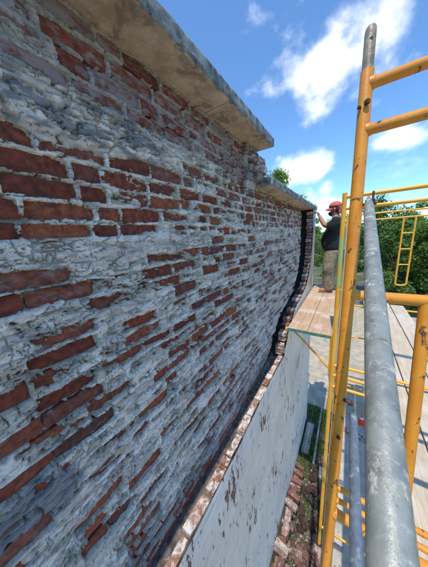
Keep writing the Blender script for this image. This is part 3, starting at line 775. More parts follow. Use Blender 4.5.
def tree(name, x, y, hgt, rx, rz_, seed, label, leaf=0, base=0.35, nclump=42, per=150, ls=0.13, group=None):
    r = np.random.RandomState(seed)
    t = empty(name, (x, y, 0), label, 'tree' if 'tree' in name else 'shrub', group)
    ctr = np.array([x, y, hgt - rz_])
    cl_ = []
    while len(cl_) < nclump:
        p = r.uniform(-1, 1, 3)
        if np.linalg.norm(p) < 1 and np.linalg.norm(p) > 0.30: cl_.append(ctr + p * np.array([rx, rx, rz_]) * (0.90 + 0.1 * r.rand()))
    cl_ = np.array(cl_)
    bm = bmesh.new()
    top = Vector((x + r.uniform(-.2, .2), y, hgt - rz_ * 0.7))
    if base > 0:
        bm_tube(bm, [(x, y, -0.05), (x + .03, y, 0.25), Vector((x, y, 0)).lerp(top, 0.5) + Vector((r.uniform(-.15, .15), 0, 0)), top], [0.035 * hgt * .6 + .03, 0.028 * hgt * .6, 0.02 * hgt * .6, 0.012], 9)
    for c in cl_[::3]:
        s = Vector((x, y, 0)).lerp(top, float(r.uniform(0.35, 0.9))); c = Vector(c)
        bm_tube(bm, [s, s.lerp(c, 0.5) + Vector((0, 0, 0.12)), c], [0.010 * hgt * .6, 0.006 * hgt * .6, 0.004], 5)
    bm_obj('trunk', bm, M['bark'], t, True)
    vs, fs, rn = [], [], []
    for c in cl_:
        cr = r.uniform(0.28, 0.52) * (rx / 2.2) ** 0.5 * 1.15
        k = per
        d = r.normal(0, 1, (k, 3)); d /= np.linalg.norm(d, axis=1)[:, None]
        p = c + d * (r.rand(k, 1) ** 0.45) * cr * np.array([1.15, 1.15, 0.85])
        nrm = d * 0.5 + r.normal(0, 1, (k, 3)) * 0.5 + np.array([0, 0, 0.55]); nrm /= np.linalg.norm(nrm, axis=1)[:, None]
        tg = np.cross(nrm, r.normal(0, 1, (k, 3))); tg /= np.linalg.norm(tg, axis=1)[:, None]
        bt = np.cross(nrm, tg); s = (ls * r.uniform(0.6, 1.3, (k, 1)))
        b0 = sum(len(v) for v in vs)
        vs.append(np.stack([p - tg * s * .5, p + bt * s * .28, p + tg * s * .5, p - bt * s * .28], 1).reshape(-1, 3))
        fs.append(b0 + np.arange(k * 4).reshape(k, 4)); tone_ = np.clip(r.uniform(0, 1) * 0.5 + r.rand(k) * 0.5, 0, 1); rn.append(np.repeat(tone_, 4))
    me = np_mesh('crown', np.concatenate(vs), np.concatenate(fs))
    a = me.attributes.new('rnd', 'FLOAT', 'POINT'); a.data.foreach_set('value', np.concatenate(rn).astype(np.float32))
    link('crown', me, LEAF[leaf], t)
    return t

tree('broadleaf_tree', -4.75, 15.5, 9.65, 1.9, 3.3, 501, 'leafy green tree with crown rising above the lower coping', 2, 0.3, 60, 170, 0.15)
tree('broadleaf_tree', -3.1, 16.5, 8.2, 1.3, 2.6, 502, 'smaller green tree between the coping end and the reaching worker', 2, 0.3, 44, 160, 0.14)
tree('broadleaf_tree', -0.9, 19.5, 6.3, 1.8, 2.7, 503, 'round green tree directly behind the worker', 0, 0.3, 55, 160, 0.16)
tree('broadleaf_tree', -6.5, 24.0, 7.0, 2.6, 3.0, 513, 'wide green tree across the street, behind the wall end', 0, 0.3, 60, 150, 0.2)
tree('broadleaf_tree', 1.5, 18.5, 7.2, 1.5, 3.2, 504, 'tall green tree seen just beside the scaffold post', 1, 0.3, 60, 170, 0.15)
HG = 'bushy trees massed beyond the deck'
for i, (x, y, hgt, rx, rz_, lf, lb) in enumerate((
        (2.6, 15.2, 5.5, 1.5, 2.7, 1, 'dark bushy tree with foliage down to the ground, beside the tall green tree'),
        (4.3, 15.0, 5.9, 1.6, 2.9, 0, 'bushy green tree behind the looped ladder of the far scaffold frame'),
        (6.2, 15.6, 6.1, 1.8, 3.0, 1, 'broad dark bushy tree beyond the right end of the scaffold frames'),
        (8.6, 16.5, 6.0, 2.0, 3.0, 0, 'outermost bushy green tree past the scaffold'),
        (3.4, 19.5, 6.6, 1.9, 3.2, 2, 'paler green tree rising behind the bushy row'),
        (6.6, 21.0, 6.9, 2.2, 3.4, 2, 'pale tall tree at the back of the bushy row'))):
    tree('bushy_tree', x, y, hgt, rx, rz_, 520 + i, lb, lf, 0.3, 75, 190, 0.17, HG)
# far woods along the horizon
r = np.random.RandomState(77); vs, fs, rn = [], [], []
k = 26000
px_ = r.uniform(-110, 110, k); hgt = 5.5 + 2.2 * fbm(px_ * 0.10, px_ * 0 + 3, 78, 3)
p = np.stack([px_, 62 + r.uniform(0, 9, k) + 0.05 * np.abs(px_), hgt * r.rand(k) ** 0.7], -1)
nrm = r.normal(0, 1, (k, 3)); nrm /= np.linalg.norm(nrm, axis=1)[:, None]
tg = np.cross(nrm, r.normal(0, 1, (k, 3))); tg /= np.linalg.norm(tg, axis=1)[:, None]; bt = np.cross(nrm, tg); s = 0.7 * r.uniform(0.6, 1.3, (k, 1))
me = np_mesh('far_woods', np.stack([p - tg * s * .5, p + bt * s * .35, p + tg * s * .5, p - bt * s * .35], 1).reshape(-1, 3), np.arange(k * 4).reshape(k, 4))
a = me.attributes.new('rnd', 'FLOAT', 'POINT'); a.data.foreach_set('value', np.repeat(r.rand(k), 4).astype(np.float32))
tag(link('far_woods', me, LEAF[1]), 'dark green band of distant woods along the horizon', 'woods', None, 'stuff')

# ------------------------------------------------------------------ scaffold
RL = 0.0225
LEAN = 0.18
def f1(z, x=0.015): return Vector((x, 1.10 + LEAN * z, E + z))     # axis of the leaning near frame

def bolt(parent, p, axis, r=0.011, l=0.03, nut=True):
    bm = bmesh.new(); p = Vector(p); ax = Vector(axis).normalized()
    bm_tube(bm, [p - ax * l * .3, p + ax * l], r * 0.55, 8)
    bm_tube(bm, [p + ax * l * .45, p + ax * l * .8], r, 6)
    return bm_obj('bolt', bm, M['bolt'], parent)

fr = empty('scaffold_frame', f1(-1.75), 'rust-spotted orange-yellow scaffold frame with bare steel spigot on top of its post', 'scaffold')
post = tube('post', [f1(z) for z in np.linspace(-1.75, 0.635, 12)], 0.0238, M['yellow'], fr, 28)
tube('spigot', [f1(0.62), f1(0.66), f1(0.775), f1(0.793), f1(0.80)], [0.0195, 0.0205, 0.0205, 0.0195, 0.0165], M['spigot'], post, 24)
tube('spigot_hole', [f1(0.745) + Vector((0.004, -0.0202, 0)), f1(0.745) + Vector((0.004, -0.0212, 0.0))], 0.0065, M['bolt'], post, 12)
for z, rr in ((0.582, 0.0205), (0.402, 0.0205), (-0.285, 0.0225), (-1.20, 0.012), (-1.26, 0.012), (-1.33, 0.021), (-1.76, 0.021)):
    a0, a1 = f1(z), f1(z, 1.50)
    tube('crossbar', [a0 + Vector((0.010, 0, 0)), a0 + Vector((0.024, 0, 0)), a0 + Vector((0.029, 0, 0)), a0 + Vector((0.034, 0, 0)), a0.lerp(a1, 0.5), a1], [rr * 1.25, rr * 1.22, rr * 1.13, rr, rr, rr], M['yellow'], fr, 22)
tube('inner_post', [f1(-0.29, 0.262), f1(-1.0, 0.262), f1(-1.75, 0.262)], 0.0205, M['yellow'], fr, 22)
tube('outer_post', [f1(-1.75, 1.52), f1(0.0, 1.52), f1(0.635, 1.52)], 0.0238, M['yellow'], fr, 22)
bolt(fr, f1(0.50) + Vector((0.004, -0.020, 0)), (0.25, -1, 0), 0.012, 0.022)
bolt(fr, f1(0.49) + Vector((-0.012, -0.018, 0)), (-0.6, -1, 0), 0.007, 0.020)
bolt(fr, f1(-0.755) + Vector((0.016, -0.016, 0)), (1, -0.35, 0), 0.014, 0.035)
bolt(fr, f1(0.10) + Vector((0.020, 0.0, 0)), (1, 0, 0), 0.012, 0.050)
bolt(fr, f1(-0.93) + Vector((0.004, -0.022, 0)), (0.2, -1, 0), 0.009, 0.014)

# lower frames down to the ground
def plain_frame(y, x0, x1, z0, z1, bars, label, mat, hoop=None, base=True, group='scaffold frames'):
    t = empty('scaffold_frame', (x0, y, z0), label, 'scaffold', group)
    for x in (x0, x1):
        lg = tube('post', [(x, y, z0), (x, y, (z0 + z1) / 2), (x, y, z1)], RL, mat, t, 18)
        if base:
            bm = bmesh.new(); bm_box(bm, (x - .07, y - .07, z0 - 0.001), (x + .07, y + .07, z0 + .008)); bm_obj('base_plate', bm, M['galv_dark'], lg)
    for (z, r_, xa, xb) in bars: tube('crossbar', [(xa, y, z), ((xa + xb) / 2, y, z), (xb, y, z)], r_, mat, t, 16)
    if hoop:
        xa, xb, zt, zb = hoop; R_ = (xb - xa) / 2 * 0.55
        pts = [(xa, y, zt), (xa, y, zb + R_)] + [(xa + R_ - R_ * math.cos(a), y, zb + R_ - R_ * math.sin(a)) for a in np.linspace(0.3, math.pi / 2, 5)]
        pts += [(xb - R_ + R_ * math.sin(a), y, zb + R_ - R_ * math.cos(a)) for a in np.linspace(0, 1.27, 5)] + [(xb, y, zb + R_), (xb, y, zt)]
        tube('ladder_hoop', pts, 0.016, mat, t, 12)
        for z in np.arange(zt - 0.3, zb + 0.2, -0.32): tube('rung', [(xa, y, z), ((xa + xb) / 2, y, z), (xb, y, z)], 0.013, mat, t, 12)
    return t
XF = -0.068
plain_frame(f1(-1.76).y, 0.015, 1.52, 0.02, E - 1.752, [(0.5, .018, .015, 1.52), (1.6, .018, .015, 1.52), (2.8, .018, .015, 1.52)], 'lower scaffold frame standing on the path, carrying the rust-spotted frame', M['yellow'])
T2 = plain_frame(2.62, XF, 1.50, E - 1.70, E + 0.37, [(E + .33, .019, XF, 1.5), (E + .215, .017, XF, 1.5), (E - 1.64, .017, XF, 1.5)], 'yellow scaffold frame with a green paint patch on its post, beside the planks', M['yellow2'], base=False)
tube('painted_sleeve', [(XF, 2.62, E - 0.62), (XF, 2.62, E - 0.38), (XF, 2.62, E - 0.08)], RL + 0.0012, M['yellow_green'], T2, 18)
plain_frame(2.62, XF, 1.50, 0.03, E - 1.702, [(E - 1.78, .019, XF, 1.5), (E - 1.94, .019, XF, 1.5), (0.5, .018, XF, 1.5)], 'lower scaffold frame beneath the near end of the planks', M['yellow2'])
plain_frame(5.60, XF, 1.50, 0.05, E + 0.34, [(E + .30, .018, XF, 1.5), (E + .17, .016, XF, 1.5), (E - 1.78, .019, XF, 1.5), (2.4, .018, XF, 1.5), (1.0, .018, XF, 1.5)], 'far yellow scaffold frame with a looped ladder section hanging from its crossbars', M['yellow2'], hoop=(0.885, 1.06, E + 0.16, E - 1.22))
# pale pole lashed beside the second frame
po = tube('pipe', [(-0.018, 2.655, 0.02), (-0.018, 2.655, 2.5), (-0.020, 2.655, E + 0.02)], 0.0145, simple_mat('pale_grey_pipe', (0.55, 0.56, 0.56), (0.70, 0.70, 0.68), 0.6, 12))
tag(po, 'pale grey pipe standing upright beside the green-patched scaffold post', 'pipe')

# cross brace that runs past the camera and the guard tube below it
def brace_pt(y): return Vector((0.0430 + 0.0125 * y, y, E - 0.313 + 0.380 * y))
bt_o = empty('cross_brace', brace_pt(-0.7), 'thick stained galvanised scaffold brace pinned to the orange post', 'brace')
yl = [-0.7, -0.2, 0.0, 0.15, 0.3, 0.5, 0.7, 0.9, 1.00, 1.045, 1.075, 1.10, 1.135, 1.15]
fl = [None] * 10 + [(0.85, (1, 0, 0)), (0.6, (1, 0, 0)), (0.5, (1, 0, 0)), (0.45, (1, 0, 0))]
rad = [0.0166] * 12 + [0.015, 0.011]
tube('tube', [brace_pt(y) for y in yl], rad, M['galv'], bt_o, 32, fl)
bm = bmesh.new(); p = brace_pt(1.112); bm_tube(bm, [p + Vector((-.012, 0, 0)), p + Vector((.022, 0, 0))], 0.008, 10)
bm_tube(bm, [p + Vector((.012, 0, 0)), p + Vector((.019, 0, 0))], 0.015, 6)
bm_box(bm, p + Vector((.010, -.005, .004)), p + Vector((.018, .005, .040)), 0.002)
bm_obj('wing_nut', bm, M['bolt'], bt_o)
gp = [(0.075, 1.02, E - 0.885), (0.0755, 0.98, E - 0.887), (0.077, 0.6, E - 0.89), (0.080, 0.2, E - 0.895), (0.083, -0.7, E - 0.90)]
g = tube('guard_rail', gp, 0.0168, M['galv_dark'], None, 24)
tag(g, 'dark dull steel guard tube running level below the stained brace', 'rail')
# second brace of the bay beyond
for (p0, p1, lb) in (((XF + 0.03, 2.66, E - 0.2), (XF + 0.03, 5.55, E - 1.5), 'thin brace rising toward the near end of the worker planks'), ((1.46, 2.66, E - 1.5), (1.46, 5.55, E - 0.1), 'thin steel brace on the outer side of the deck')):
    tag(tube('thin_brace', [p0, (Vector(p0) + Vector(p1)) / 2, p1], 0.011, M['galv_dark'], None, 12), lb, 'brace')

# ------------------------------------------------------------------ planks
def plank(x0, x1, y0, y1, ztop, mat, label, group, th=0.038, ends=False, yaw=0.0):
    t = empty('plank', ((x0 + x1) / 2, y0, ztop - th), label, 'plank', group)
    bm = bmesh.new(); vs = bm_box(bm, (x0, y0, ztop - th), (x1, y1, ztop), 0.003)
    o = bm_obj('board', bm, mat, t)
    if ends:
        bm = bmesh.new(); bm_box(bm, (x0 - .0012, y0 - .0012, ztop - th - .0012), (x1 + .0012, y0 + .0015, ztop + 0.0005), 0)
        bm_obj('end_paint', bm, M['plank_green'], t)
    return t
ZP = E - 1.22
plank(-0.605, -0.365, 2.56, 5.12, ZP, M['plank'], 'sawn plank with green end, on the wall side under the worker', 'planks on the bracket', ends=True)
plank(-0.360, -0.104, 2.545, 5.15, ZP + 0.002, M['plank'], 'sawn plank with green end, on the scaffold side under the worker', 'planks on the bracket', ends=True)
DG = 'deck planks on the scaffold'
ZD = E - 1.70
for (x0, x1, y0, y1, lb) in ((0.385, 0.612, -1.3, 3.46, 'weathered inner deck plank, near length beside the post'), (0.385, 0.612, 3.475, 5.9, 'weathered inner deck plank, far length beyond the butt joint'),
                             (0.624, 0.850, -1.3, 4.38, 'weathered middle deck plank, long near length'), (0.624, 0.850, 4.395, 5.95, 'weathered middle deck plank, short far length'),
                             (0.864, 1.085, -1.3, 5.7, 'weathered outer deck plank along the open edge of the deck')):
    plank(x0, x1, y0, y1, ZD + RNG.uniform(-0.003, 0.006), M['deck'], lb, DG)

# side bracket that carries the worker's planks
br_o = empty('side_bracket', (XF, 2.66, E - 1.8), 'yellow triangular side bracket under the near end of the planks', 'bracket')
zb = ZP - 0.040 - 0.021
tube('arm', [(XF, 2.665, zb), (-0.35, 2.665, zb), (-0.632, 2.665, zb)], 0.0205, M['yellow2'], br_o, 16)
tube('strut', [(-0.55, 2.665, zb - 0.01), (-0.33, 2.665, zb - 0.22), (XF - 0.015, 2.665, zb - 0.47)], 0.0125, M['yellow2'], br_o, 12)
bm = bmesh.new(); bm_box(bm, (XF - 0.045, 2.645, zb - 0.53), (XF - 0.015, 2.685, zb + 0.02), 0.003); bm_obj('hook_bar', bm, M['yellow2'], br_o)
bm = bmesh.new(); bm_tube(bm, [(-0.632, 2.665, zb), (-0.640, 2.665, zb + 0.001), (-0.655, 2.665, zb + .005)], [0.028, 0.028, 0.02], 14); bm_obj('end_stop', bm, M['yellow2'], br_o)
br2 = empty('side_bracket', (XF, 5.05, E - 1.8), 'yellow triangular side bracket under the far end of the planks', 'bracket')
tube('arm', [(XF, 5.05, zb), (-0.35, 5.05, zb), (-0.62, 5.05, zb)], 0.0205, M['yellow2'], br2, 16)
tube('strut', [(-0.55, 5.05, zb - 0.01), (-0.33, 5.05, zb - 0.22), (XF, 5.05, zb - 0.47)], 0.0125, M['yellow2'], br2, 12)

# ------------------------------------------------------------------ things on the ground
# bricks thrown down at the foot of the wall
pile_me = [brick_mesh(a_, M['pile_brick']) for a_ in var_arr[5:]]
rb = random.Random(5)
def loose(loc, rot, s=1.0):
    o = bpy.data.objects.new('loose_brick', pile_me[rb.randrange(5)]); COL.objects.link(o)
    o.location = loc; o.rotation_euler = rot; o.scale = (s, s, s)
    tag(o, 'salvaged brick lying in the heap at the foot of the white wall', 'brick', 'bricks heaped at the foot of the white wall')
for lay in range(5):
    y = 1.55
    while y < 3.75 - 0.22 * lay:
        x = -0.57 + lay * 0.01
        loose((x + rb.uniform(-.02, .02), y, 0.052 + lay * 0.066), (rb.uniform(-.1, .1), rb.uniform(-.12, .12), rb.uniform(-.2, .2) + (math.pi / 2 if rb.random() < .35 else 0)))
        y += rb.uniform(0.16, 0.25)
for i in range(24):
    x = rb.uniform(-0.42, 0.02); y = rb.uniform(1.5, 2.7)
    loose((x, y, 0.05 + 0.07 * max(0, 2.2 - abs(y - 2.0) * 2 - abs(x + 0.25) * 4) * rb.random()), (rb.uniform(-.5, .5), rb.uniform(-.5, .5), rb.uniform(0, 3.1)))
# soot-dark broken bricks further along
dark_me = [brick_mesh(a_, M['sooty']) for a_ in var_arr[:4]]
for i in range(34):
    o = bpy.data.objects.new('broken_brick', dark_me[rb.randrange(4)]); COL.objects.link(o)
    y = rb.uniform(2.6, 3.9); o.location = (rb.uniform(-0.42, 0.04), y, 0.045 + 0.06 * rb.random() * (y < 3.4)); o.rotation_euler = (rb.uniform(-.5, .5), rb.uniform(-.5, .5), rb.uniform(0, 3.1)); o.scale = (1, rb.uniform(0.4, 0.9), 1)
    tag(o, 'soot-dark broken brick in the dirt beyond the brick heap', 'brick', 'dark broken bricks beyond the heap')
# concrete slab and kerb in the weeds
bm = bmesh.new(); bm_box(bm, (-0.60, 4.02, 0.0), (-0.44, 4.9, 0.07), 0.01); tag(bm_obj('concrete_slab', bm, simple_mat('old_slab', (0.30, 0.29, 0.27), (0.42, 0.41, 0.38), 0.9, 9)), 'grey concrete slab lying against the white wall base', 'slab')
bm = bmesh.new(); bm_box(bm, (-0.34, 3.7, 0.0), (-0.30, 5.58, 0.06), 0.006); tag(bm_obj('edging_strip', bm, simple_mat('pale_edging', (0.46, 0.45, 0.38), (0.55, 0.54, 0.46), 0.9, 9)), 'narrow pale edging strip set in the weeds', 'edging')
bm = bmesh.new(); bm_box(bm, (-0.20, 3.62, 0.0), (-0.06, 3.84, 0.12), 0.008); tag(bm_obj('concrete_block', bm, simple_mat('pale_block', (0.40, 0.37, 0.30), (0.5, 0.47, 0.4), 0.9, 12)), 'pale concrete block among the dark broken bricks', 'block')
# crumbs of mortar and brick strewn over the dirt
r = np.random.RandomState(31); k = 2600
c0_ = np.stack([r.uniform(-0.62, 0.30, k), r.uniform(0.9, 4.3, k), np.full(k, 0.012)], -1); sz = 0.007 + 0.022 * r.rand(k, 1, 1) ** 3
tet = np.array([[1, 0, -.5], [-.6, .9, -.4], [-.5, -.9, -.5], [.1, .1, .9], [.7, .6, .3]]); R_ = r.normal(0, .35, (k, 5, 3)) + tet
vs = (c0_[:, None, :] + R_ * sz * np.array([1, 1, .8])).reshape(-1, 3)
fs = (np.arange(k)[:, None, None] * 5 + np.array([[0, 1, 2], [0, 4, 3], [4, 1, 3], [1, 2, 3], [2, 0, 3], [0, 1, 4]])[None]).reshape(-1, 3)
me = np_mesh('rubble_crumbs', vs, fs); a = me.attributes.new('rnd', 'FLOAT', 'POINT'); a.data.foreach_set('value', np.repeat(r.rand(k), 5).astype(np.float32))
tag(link('rubble_crumbs', me, M['pile_brick']), 'crumbs of mortar and brick strewn over the dirt', 'rubble', None, 'stuff')
# weeds
vs = []; r = np.random.RandomState(9)
k = 5000; bx = r.uniform(-0.62, 0.10, k); by = r.uniform(3.1, 5.55, k)
ok = fbm(bx * 2.5, by * 2.0, 700, 3) + 0.25 * (by > 3.8) > 0.1; bx, by = bx[ok], by[ok]; k = len(bx)
ln = r.uniform(0.05, 0.16, k); an = r.uniform(0, 6.28, k); tx, ty = np.cos(an), np.sin(an); bend = r.uniform(0.2, 0.8, k)
b0 = np.stack([bx - ty * .006, by + tx * .006, np.full(k, .004)], -1); b1 = np.stack([bx + ty * .006, by - tx * .006, np.full(k, .004)], -1)
b2 = np.stack([bx + tx * ln * bend, by + ty * ln * bend, ln], -1)
me = np_mesh('weeds', np.stack([b0, b1, b2], 1).reshape(-1, 3), np.arange(k * 3).reshape(k, 3))
a = me.attributes.new('rnd', 'FLOAT', 'POINT'); a.data.foreach_set('value', np.repeat(r.rand(k), 3).astype(np.float32))
tag(link('weeds', me, LEAF[0]), 'short green weeds growing along the wall', 'weeds', None, 'stuff')
# traffic cone
d = ray(361, 424); s = -E / d.z; cpos = Vector((0, 0, E)) + d * s
cone = empty('traffic_cone', (cpos.x, cpos.y, 0.02), 'small red-orange traffic cone on the concrete path', 'cone')
M['cone'] = simple_mat('cone_orange', (0.80, 0.06, 0.015), (0.86, 0.10, 0.02), 0.5, 9); M['cone_w'] = simple_mat('cone_band', (0.75, 0.75, 0.75), (0.8, 0.8, 0.8), 0.5, 9)
bm = bmesh.new(); bm_box(bm, (cpos.x - .085, cpos.y - .085, 0.02), (cpos.x + .085, cpos.y + .085, 0.038), 0.006); bm_obj('base', bm, M['cone'], cone)
tube('body', [(cpos.x, cpos.y, 0.038), (cpos.x, cpos.y, 0.30), (cpos.x, cpos.y, 0.315)], [0.064, 0.016, 0.013], M['cone'], cone, 20)
tube('band', [(cpos.x, cpos.y, 0.17), (cpos.x, cpos.y, 0.22)], [0.0415, 0.0322], M['cone_w'], cone, 20)
# timber offcuts beside the cone
for (dx, dy, ya_, L, col_, lb) in ((-0.25, 0.55, 0.25, 0.9, 'plank', 'short timber offcut lying behind the traffic cone'), (-0.2, -0.45, -0.15, 0.8, 'ledge_brick', 'reddish board lying in front of the traffic cone')):
    bm = bmesh.new(); q_ = Matrix.Rotation(ya_, 3, 'Z'); bm_box(bm, (cpos.x + dx - L / 2, cpos.y + dy - .06, 0.021), (cpos.x + dx + L / 2, cpos.y + dy + .06, 0.06), 0.004, q_)
    tag(bm_obj('timber_board', bm, M[col_]), lb, 'board')

# ------------------------------------------------------------------ the worker
WX, WY, WZ = -0.275, 4.63, ZP + 0.003
man = empty('person', (WX, WY, WZ), 'worker in red cap, black t-shirt and khaki cargo trousers reaching up to the coping', 'person')
def wp(x, y, z): return Vector((WX + x, WY + y, WZ + z))          # -x is the way he faces, -y his left side
def skin_obj(name, pts, edges, root, mat, parent, sub=2):
    me = bpy.data.meshes.new(name); bm = bmesh.new(); lay = bm.verts.layers.skin.verify()
    vs = []
    for (p, r_) in pts:
        v = bm.verts.new(p); v[lay].radius = r_ if hasattr(r_, '__len__') else (r_, r_); vs.append(v)
    for a_, b_ in edges: bm.edges.new((vs[a_], vs[b_]))
    vs[root][lay].use_root = True
    bm.to_mesh(me); bm.free()
    o = link(name, me, mat, parent)
    sk = o.modifiers.new('skin', 'SKIN'); sk.use_smooth_shade = True; sk.branch_smoothing = 0.6
    ss = o.modifiers.new('sub', 'SUBSURF'); ss.levels = sub; ss.render_levels = sub
    return o
M['skin'] = simple_mat('tanned_skin', (0.30, 0.135, 0.085), (0.40, 0.19, 0.125), 0.55, 30, 0.15, 0.002)
M['shirt'] = simple_mat('black_cotton', (0.012, 0.013, 0.016), (0.026, 0.027, 0.032), 0.95, 9, 1.0, 0.05, extra=[((0.07, 0.066, 0.062), 26, 0.60, 0.72)])
M['khaki'] = simple_mat('dusty_khaki', (0.20, 0.16, 0.095), (0.34, 0.28, 0.18), 0.9, 13, 0.7, 0.02, extra=[((0.12, 0.10, 0.065), 18, 0.55, 0.66)])
M['boot'] = simple_mat('tan_leather', (0.34, 0.17, 0.075), (0.46, 0.27, 0.14), 0.7, 20, 0.4, 0.005)
M['sole'] = simple_mat('boot_sole', (0.20, 0.14, 0.09), (0.30, 0.24, 0.18), 0.9, 20)
M['cap'] = simple_mat('red_cap', (0.52, 0.060, 0.050), (0.66, 0.13, 0.11), 0.85, 16, 0.4, 0.006)
M['hair'] = simple_mat('dark_beard', (0.035, 0.020, 0.014), (0.085, 0.05, 0.034), 0.8, 60, 0.8, 0.006)
# body: pelvis, spine, head, both arms with hands, legs: one skin
HX, HZ = 0.015, 1.62                                                # head centre
pts = [(wp(0.02, 0, 0.92), .11), (wp(0.0, 0, 1.10), .11), (wp(0.02, 0, 1.30), .11), (wp(0.05, 0, 1.41), .10), (wp(0.035, 0, 1.475), .062), (wp(0.02, 0, 1.55), .075), (wp(0.01, -0.005, 1.63), .098), (wp(0.02, -0.005, 1.69), .085),
       (wp(0.05, -0.17, 1.39), .068), (wp(-0.02, -0.235, 1.30), .056), (wp(-0.115, -0.21, 1.305), .049), (wp(-0.19, -0.14, 1.42), .042), (wp(-0.235, -0.09, 1.505), .030), (wp(-0.262, -0.075, 1.545), (.040, .024)),
       (wp(0.06, 0.17, 1.39), .068), (wp(0.08, 0.25, 1.22), .056), (wp(0.06, 0.27, 1.10), .048), (wp(-0.03, 0.24, 1.00), .040), (wp(-0.12, 0.19, 0.93), .030), (wp(-0.165, 0.16, 0.905), (.040, .024)),
       (wp(-0.01, -0.10, 0.84), .105), (wp(-0.04, -0.115, 0.48), .072), (wp(0.0, -0.12, 0.12), .045),
       (wp(0.03, 0.10, 0.84), .105), (wp(-0.02, 0.12, 0.48), .072), (wp(0.04, 0.125, 0.12), .045)]
edges = [(0, 1), (1, 2), (2, 3), (3, 4), (4, 5), (5, 6), (6, 7), (3, 8), (8, 9), (9, 10), (10, 11), (11, 12), (12, 13), (3, 14), (14, 15), (15, 16), (16, 17), (17, 18), (18, 19), (0, 20), (20, 21), (21, 22), (0, 23), (23, 24), (24, 25)]
# face: brow, nose, chin; ears
def chain(start, ps):
    prev = start
    for p, r_ in ps:
        pts.append((p, r_)); edges.append((prev, len(pts) - 1)); prev = len(pts) - 1
chain(5, [(wp(-0.055, -0.012, 1.535), .036)])
chain(6, [(wp(-0.088, -0.014, 1.618), .020), (wp(-0.112, -0.016, 1.606), .014)])
# fingers of the raised left hand curl over the coping edge, then the thumb
for q_, (dy, L) in enumerate(((-0.030, .070), (-0.010, .080), (0.010, .076), (0.029, .060))):
    s = wp(-0.275, -0.075 + dy, 1.578)
    chain(13, [(s, .0105), (s + Vector((-L * .45, 0, .022)), .0095), (s + Vector((-L * .85, 0, .006)), .0085), (s + Vector((-L * 1.0, 0, -.018)), .0075)])
s = wp(-0.258, -0.115, 1.548); chain(13, [(s, .0115), (s + Vector((-.022, -.006, .022)), .010), (s + Vector((-.048, .004, .024)), .0085)])
for q_, (dy, L) in enumerate(((-0.030, .060), (-0.010, .075), (0.010, .070), (0.028, .055))):
    s = wp(-0.185, 0.16 + dy, 0.880)
    chain(19, [(s, .0105), (s + Vector((-L * .4, 0, -.025)), .0095), (s + Vector((-L * .35, 0, -.055)), .0085)])
s = wp(-0.165, 0.115, 0.895); chain(19, [(s, .0115), (s + Vector((-.02, -.012, -.02)), .010), (s + Vector((-.035, -.008, -.045)), .0085)])
skin_obj('body', pts, edges, 0, M['skin'], man, 2)
# shirt with short sleeves, a stout belly
def loft(bm, rings, n=28, close=True):
    rr = []
    for (c, ax, ay, tilt) in rings:
        rr.append([bm.verts.new(c + tilt @ Vector((ax * math.cos(t) * (1 + 0.012 * math.sin(5 * t + c.z * 40)), ay * math.sin(t), 0.006 * math.sin(3 * t)))) for t in [2 * math.pi * i / n for i in range(n)]])
    for r0, r1 in zip(rr, rr[1:]):
        for i in range(n): bm.faces.new((r0[i], r0[(i + 1) % n], r1[(i + 1) % n], r1[i]))
    bm.faces.new(rr[-1]); bm.faces.new(rr[0][::-1])
I3 = Matrix.Identity(3)
bm = bmesh.new()
loft(bm, [(wp(0.005, 0, 0.855), 0.148, 0.175, I3), (wp(-0.005, 0, 0.90), 0.157, 0.182, I3), (wp(-0.022, 0, 0.97), 0.169, 0.188, I3), (wp(-0.028, 0, 1.04), 0.170, 0.186, I3), (wp(-0.02, 0, 1.12), 0.160, 0.182, I3), (wp(0.0, 0, 1.20), 0.144, 0.180, I3),
          (wp(0.018, 0, 1.29), 0.129, 0.179, I3), (wp(0.035, 0, 1.37), 0.110, 0.177, I3), (wp(0.045, 0, 1.415), 0.090, 0.153, I3), (wp(0.043, 0, 1.445), 0.071, 0.104, I3), (wp(0.038, 0, 1.475), 0.060, 0.073, I3)])
def sleeve(ps):
    rr = []
    for i, (p, r_) in enumerate(ps):
        t = (ps[min(i + 1, len(ps) - 1)][0] - ps[max(i - 1, 0)][0]).normalized(); rr.append((p, r_, r_ * 0.92, t.to_track_quat('Z', 'X').to_matrix()))
    loft(bm, rr, 20)
sleeve([(wp(0.05, -0.10, 1.37), .088), (wp(0.046, -0.17, 1.382), .086), (wp(0.02, -0.215, 1.345), .082), (wp(-0.03, -0.237, 1.307), .078), (wp(-0.075, -0.234, 1.298), .076)])
sleeve([(wp(0.05, 0.10, 1.37), .088), (wp(0.056, 0.17, 1.382), .086), (wp(0.072, 0.225, 1.30), .082), (wp(0.082, 0.253, 1.20), .076)])
bm_obj('shirt', bm, M['shirt'], man, True)
trs = skin_obj('trousers', [(wp(0.02, 0, 0.97), (.15, .15)), (wp(0.02, 0, 0.88), (.165, .165)), (wp(-0.01, -0.10, 0.76), .132), (wp(-0.035, -0.118, 0.50), .112), (wp(-0.02, -0.12, 0.28), .102), (wp(-0.005, -0.12, 0.09), .096), (wp(-0.005, -0.12, 0.07), .093),
                     (wp(0.035, 0.10, 0.76), .132), (wp(0.01, 0.12, 0.50), .112), (wp(0.03, 0.125, 0.28), .102), (wp(0.045, 0.125, 0.09), .096), (wp(0.045, 0.125, 0.07), .093)],
         [(0, 1), (1, 2), (2, 3), (3, 4), (4, 5), (5, 6), (1, 7), (7, 8), (8, 9), (9, 10), (10, 11)], 1, M['khaki'], man, 2)
